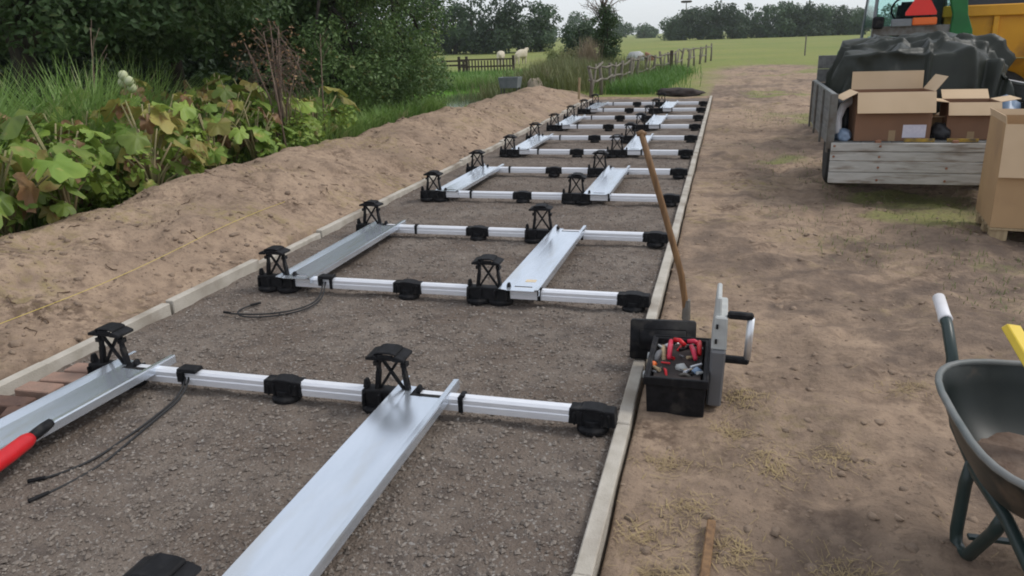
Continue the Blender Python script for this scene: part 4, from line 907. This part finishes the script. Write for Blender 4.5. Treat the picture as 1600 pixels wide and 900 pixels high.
tree('hawthorn_bush', (-6.6,15.2,gz(-6.6,15.2)), 3.0, .09, [(0,0,1.6,1.0,1.2,1.3),(.1,.3,.8,.8,.9,.6),(.2,0,2.7,.9,.9,.7)], 70, .32, 14000, .07, LF['haw'], 'smaller green bush beyond the big hawthorn', 8, 'bush', forks=8)
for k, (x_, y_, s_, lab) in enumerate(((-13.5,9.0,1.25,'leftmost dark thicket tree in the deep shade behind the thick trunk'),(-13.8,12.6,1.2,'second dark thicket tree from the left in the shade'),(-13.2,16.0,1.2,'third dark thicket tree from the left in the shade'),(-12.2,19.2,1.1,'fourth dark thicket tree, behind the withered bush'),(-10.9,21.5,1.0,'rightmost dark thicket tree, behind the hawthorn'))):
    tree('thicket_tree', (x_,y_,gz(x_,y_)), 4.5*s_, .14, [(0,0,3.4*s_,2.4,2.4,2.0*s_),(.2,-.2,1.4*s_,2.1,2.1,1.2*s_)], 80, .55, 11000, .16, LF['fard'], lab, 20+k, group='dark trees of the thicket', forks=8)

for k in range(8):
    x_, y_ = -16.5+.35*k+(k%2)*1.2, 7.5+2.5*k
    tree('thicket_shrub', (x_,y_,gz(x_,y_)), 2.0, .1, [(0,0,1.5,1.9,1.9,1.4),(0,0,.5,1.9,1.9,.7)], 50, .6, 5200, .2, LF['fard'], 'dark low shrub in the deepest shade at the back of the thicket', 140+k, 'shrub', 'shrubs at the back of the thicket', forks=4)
# ------------------------------------------------------------------ middle distance
fnc = empty('picket_fence', (-13.1,38,.05), 0, 'dark wooden picket fence beyond the bright reeds', 'fence')
n_ = 17
for k in range(n_):
    hh = .56-.10*math.sin(math.pi*k/(n_-1)); MB().box(k*.165,k*.165+.055,-.02,.02,.02,hh+.1).build('picket', MT['darkwood'], fnc)
for z_ in (.24,.58): MB().box(-.1,2.85,.021,.06,z_,z_+.07).build('rail', MT['darkwood'], fnc)
for x_ in (-.1,.3,2.75): MB().box(x_,x_+.12,.062,.16,0,.78).build('post', MT['darkwood'], fnc)
fnc = empty('plank_fence', (-15.7,39,.05), R(3), 'low dark plank fence left of the picket fence', 'fence')
for x_ in (0,1.2,2.4): MB().box(x_,x_+.1,0,.1,-.1,.62).build('post', MT['darkwood'], fnc)
for z_ in (.28,.5): MB().box(-.1,2.6,-.04,-.002,z_,z_+.09).build('rail', MT['darkwood'], fnc)

def skin(name, pts, edges, radii, m, parent, loc, rz, sub=2):
    me = bpy.data.meshes.new(name); me.from_pydata(pts, edges, []); o = bpy.data.objects.new(name, me); COL.objects.link(o)
    md = o.modifiers.new('s', 'SKIN'); sv = me.skin_vertices[0].data
    for v, r_ in zip(sv, radii): v.radius = (r_, r_)
    sv[0].use_root = True
    ss = o.modifiers.new('u', 'SUBSURF'); ss.levels = sub; ss.render_levels = sub
    dg = bpy.context.evaluated_depsgraph_get(); m2 = bpy.data.meshes.new_from_object(o.evaluated_get(dg)); bpy.data.objects.remove(o)
    m2.materials.clear()
    for p_ in m2.polygons: p_.use_smooth = True
    return link(name, m2, m, parent, loc, (0,0,rz))
def sheep(loc, rz, head_up, label):
    hd = [(.52,0,.78),(.64,0,.95),(.80,0,.90)] if head_up else [(.55,0,.62),(.66,0,.40),(.74,0,.22)]
    pts = [(-.35,0,.66),(0,0,.66),(.35,0,.68)] + hd + [(-.36,.13,.34),(-.38,.13,.02),(-.36,-.13,.34),(-.38,-.13,.02),(.34,.12,.34),(.34,.12,.02),(.34,-.12,.34),(.34,-.12,.02),(-.52,0,.60)]
    ed = [(0,1),(1,2),(2,3),(3,4),(4,5),(0,6),(6,7),(0,8),(8,9),(2,10),(10,11),(2,12),(12,13),(0,14)]
    rd = [.27,.30,.26,.14,.11,.06,.07,.035,.07,.035,.06,.035,.06,.035,.06]
    t_ = empty('sheep', loc, rz, label, 'sheep')
    skin('body', pts, ed, rd, MT['wool'], t_, (0,0,0), 0)
    h_ = Vector(hd[1])
    for s_ in (-1,1): MB().tube([h_+Vector((0,s_*.07,.04)), h_+Vector((-.03,s_*.17,.0))], [.03,.012], 6).build('ear', MT['wool'], t_, 0, True)
sheep((-13.9,48.5,gz(-13.9,48.5)+.02), R(100), False, 'cream sheep seen from behind above the picket fence')
sheep((-12.6,48.5,gz(-12.6,48.5)+.02), R(65), True, 'cream sheep with its head up right of the picket fence')

t_ = empty('water_trough', (-6.05,22.0,.27), R(-4), 'grey metal water trough on legs behind the end of the sand bank', 'trough')
openbox(.62,.4,.30,.02,.85).build('basin', MT['steelgrey'], t_, .005)
for sx in (-.24,.24):
    for sy in (-.13,.13): MB().bar((sx,sy,-.5),(sx,sy,.01),.035,.035,(0,1,0)).build('leg', MT['steel'], t_)
lump('boulder', (-5.42,22.4,.10), (.22,.2,.27), 12, 'stone', 'pale rounded boulder beside the grey trough', 'stone')
lump('dark_heap', (-1.15,21.75,-.02), (.55,.4,.15), 14, 'darkheap', 'low black heap at the far end of the gravel bed', 'heap')
lump('dark_heap', (-1.55,22.1,.0), (.3,.3,.12), 15, 'darkheap', 'smaller black lump left of the low heap past the gravel', 'heap')

# old fence running away
def old_fence():
    fnc = empty('old_fence', (0,0,0), 0, 'old grey fence of crooked posts and bent rails running into the field', 'fence')
    g_ = random.Random(8); P = []
    yy = 20.9; k = 0
    while yy < 47:
        x_ = -3.5 + (yy-21)*.085 + .0006*(yy-21)**2; P.append((x_, yy)); yy += 1.15 + .04*(yy-20); k += 1
    for i, (x_, y_) in enumerate(P):
        z_ = gz(x_, y_); hh = g_.uniform(.78,.98)
        MB().tube([(x_,y_,z_-.1),(x_+g_.uniform(-.04,.04),y_,z_+hh*.5),(x_+g_.uniform(-.08,.08),y_,z_+hh)], [.055,.05,.045], 7).build('post', MT['oldwood'], fnc, 0, True)
        if i+1 < len(P):
            x2, y2 = P[i+1]
            for zz_ in ((.82,) if g_.random() < .3 else (.82,.45)):
                d_ = g_.uniform(-.12,.10)
                MB().tube([(x_-.03,y_-.08,z_+zz_+g_.uniform(-.06,.04)),((x_+x2)/2,(y_+y2)/2,z_+zz_+d_),(x2+.03,y2+.08,z_+zz_+g_.uniform(-.06,.04))], [.034,.03,.028], 6).build('rail', MT['oldwood'], fnc, 0, True)
            if i % 2 == 0: MB().tube([(x_,y_,z_+.02),((x_*.6+x2*.4),(y_*.6+y2*.4),z_+.5),((x_+x2)/2,(y_+y2)/2,z_+.84)], [.03,.03,.025], 6).build('brace', MT['oldwood'], fnc, 0, True)
old_fence()
for x_, y_, hh, lab in ((-2.2,33,.95,'dark square fence post standing in front of the far field'),(4.6,52,1.2,'thin grey post in the field left of the farm trailer')):
    tag(MB().bar((x_,y_,-.1),(x_,y_,hh),.13 if y_ < 40 else .08,.13 if y_ < 40 else .08,(0,1,0)).build('post', MT['darkwood'] if y_ < 40 else MT['oldwood'], None, .01), lab, 'post')
t_ = empty('covered_pile', (-5.55,50,-.1), R(5), 'low pile under a grey white sheet with a rusty end, in the field', 'pile')
MB().prism([(-.8,0),(.75,0),(.7,.62),(.3,.85),(-.5,.8),(-.8,.4)], 0, 1.1).build('sheet', mat('pale_sheet', (.42,.43,.43), (.5,.5,.5), 3, .6), t_, .05, True, 2).scale = (.75,1,.8)
MB().prism([(.76,0),(1.6,0),(1.5,.35),(1.1,.68),(.76,.8)], .05, 1.0).build('rusty_end', MT['rust'], t_, .05).scale = (.75,1,.8)
tree('ivy_tree', (-4.55,30,gz(-4.55,30)), 3.3, .10, [(.05,0,1.9,.42,.4,.75),(.15,0,1.15,.35,.35,.5)], 46, .24, 6500, .085, LF['ivy'], 'half dead tree clad in dark ivy with bare twigs on top', 40, forks=3)
q = MB(); gd = random.Random(9)
for k in range(26):
    a = gd.uniform(0,6.283); s0 = Vector((gd.uniform(-.1,.15),0,gd.uniform(1.9,2.6))); e = s0+Vector((math.cos(a)*gd.uniform(.2,1.0),math.sin(a)*.5,gd.uniform(.2,1.1))); q.tube([s0,(s0+e)/2+Vector((0,0,.1)),e],[.022,.014,.005],5)
    for j in range(3): q.tube([s0.lerp(e,.6+.1*j), s0.lerp(e,.6+.1*j)+Vector((gd.uniform(-.3,.3),0,gd.uniform(.05,.35)))],[.009,.004],4)
q.build('bare_twigs', MT['deadwood'], bpy.data.objects['ivy_tree'], 0, True)
tree('round_bush', (-8.6,47,0), 2.3, .1, [(0,0,1.4,1.0,1.0,.95)], 40, .4, 3500, .16, LF['fard'], 'dark round bush just left of the ivy clad tree', 41, 'bush', forks=3)
tree('pale_bush', (-8.6,40,0), .9, .05, [(0,0,.65,.65,.6,.5)], 30, .3, 2500, .10, leafmat('pale_bush_leaf', (.20,.24,.09), (.26,.28,.12), None, 1, .3), 'pale yellow green bush above the yellowing reeds', 42, 'bush', forks=3)
tree('pale_bush', (-5.9,33,0), 1.1, .05, [(-.2,0,.7,.6,.5,.45),(.6,0,.6,.4,.4,.4)], 30, .25, 2500, .08, leafmat('buff_bush_leaf', (.24,.23,.11), (.18,.17,.08), None, 1, .3), 'buff coloured bush right behind the yellowing reeds', 43, 'bush', forks=3)
tag(blades('pampas', -4.95+.13*rng.normal(size=500), 29+.2*rng.normal(size=500), np.zeros(500), 1.25, .03, mat('plume', (.33,.25,.18), (.27,.22,.14), 3, .9, world=True), 44, .22, kind=None), 'tall pinkish dry reed plume left of the ivy clad tree', 'reed')

# tree line in the middle distance (left) and far wood (right)
for k, (x_, y_, h_, w_, kk, lab) in enumerate(((-35.5,88,7.6,4.0,'fard','dark tree at the left end of the middle tree row'),(-31.5,90,6.6,3.2,'far','tall airy tree second in the middle tree row'),(-28.6,88,6.8,3.0,'far','tall airy tree third in the middle tree row'),(-24.6,86,6.0,3.9,'fard','dense rounded dark tree in the middle tree row'),(-20.8,90,5.2,2.8,'far','lighter airy tree at the right end of the middle tree row'))):
    dense = kk == 'fard'
    tree('row_tree', (x_,y_,0), h_*.8, .22, [(0,0,h_*.62,w_*.75,w_*.75,h_*.36),(0,0,h_*.28,w_*.8,w_*.8,h_*.24)], 46 if dense else 30, 1.0 if dense else .8, 5200 if dense else 3300, .36, LF[kk], lab, 60+k, group='trees of the middle row', forks=5)
for k, (x_, y_, h_) in enumerate(((-33,93,2.6),(-29.5,92,2.4),(-26,91,2.5),(-22,92,2.4))):
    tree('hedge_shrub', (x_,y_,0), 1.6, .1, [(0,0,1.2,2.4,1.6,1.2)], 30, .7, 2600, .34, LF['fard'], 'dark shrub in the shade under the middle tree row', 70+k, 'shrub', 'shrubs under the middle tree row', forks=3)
gf = random.Random(12)
ords = ['first','second','third','fourth','fifth','sixth','seventh','eighth','ninth','tenth','eleventh','twelfth','thirteenth']
xs_ = np.linspace(-11.5, 24.5, 13)
for k, x_ in enumerate(xs_):
    hp_ = np.interp(x_, [-12,-9,-5,3,12,20,25], [4.2,6.0,6.9,6.6,6.0,5.6,4.4])*gf.uniform(.94,1.06)
    tree('wood_tree', (x_+gf.uniform(-.5,.5),168+gf.uniform(-3,5),0), hp_*.8, .25, [(0,0,hp_*.62,2.5,2.5,hp_*.38),(0,0,hp_*.25,2.5,2.5,hp_*.25)], 40, 1.15, 3400, .5, LF['far'] if gf.random() < .6 else LF['fard'], f'{ords[k]} tree from the left in the far wood across the field', 80+k, group='trees of the far wood', forks=4)
for k, (x_, y_, h_, w_, lab) in enumerate(((-46,260,9,7,'far rounded tree behind the ivy clad tree'),(-36,270,7,7,'low far tree right of the ivy clad tree'),(-27,280,4.6,5,'small lone far tree left of the far wood'),(-58,250,9,8,'far tree left of the ivy clad tree'),(48,255,8.5,8,'far tree just left of the tractor cab'),(60,260,9,8,'far tree hidden partly by the tractor cab'),(38,265,7,7,'far tree right behind the end of the far wood'))):
    tree('distant_tree', (x_,y_,0), h_*.7, .3, [(0,0,h_*.55,w_*.8,w_*.7,h_*.42),(0,0,h_*.25,w_*.8,w_*.7,h_*.25)], 36, 1.6, 2600, .8, LF['far'], lab, 110+k, group='distant trees on the horizon', forks=4)
t_ = empty('nest_platform', (-9.0,176,0), 0, 'dark flat nest platform on a pole above the far wood', 'nest')
MB().tube([(0,0,0),(0,0,7.5)], [.12,.09], 8).build('pole', MT['oldwood'], t_)
q = MB(); q.lathe([(.9,7.5),(1.15,7.62),(1.15,7.85),(.95,7.95)], n=16); q.build('nest', MT['darkwood'], t_)

# ------------------------------------------------------------------ damp air
hz_ = MB().box(-700,700,-40,700,-3,16).build('haze', None)
hm = bpy.data.materials.new('haze_air'); hm.use_nodes = True; hn = hm.node_tree; hn.nodes.clear()
ho = hn.nodes.new('ShaderNodeOutputMaterial'); hv = hn.nodes.new('ShaderNodeVolumePrincipled'); hv.inputs['Color'].default_value = (.86,.92,.97,1); hv.inputs['Density'].default_value = .00035
hn.links.new(hv.outputs[0], ho.inputs['Volume']); hz_.data.materials.append(hm); tag(hz_, kind='stuff')
SC.cycles.volume_bounces = 1
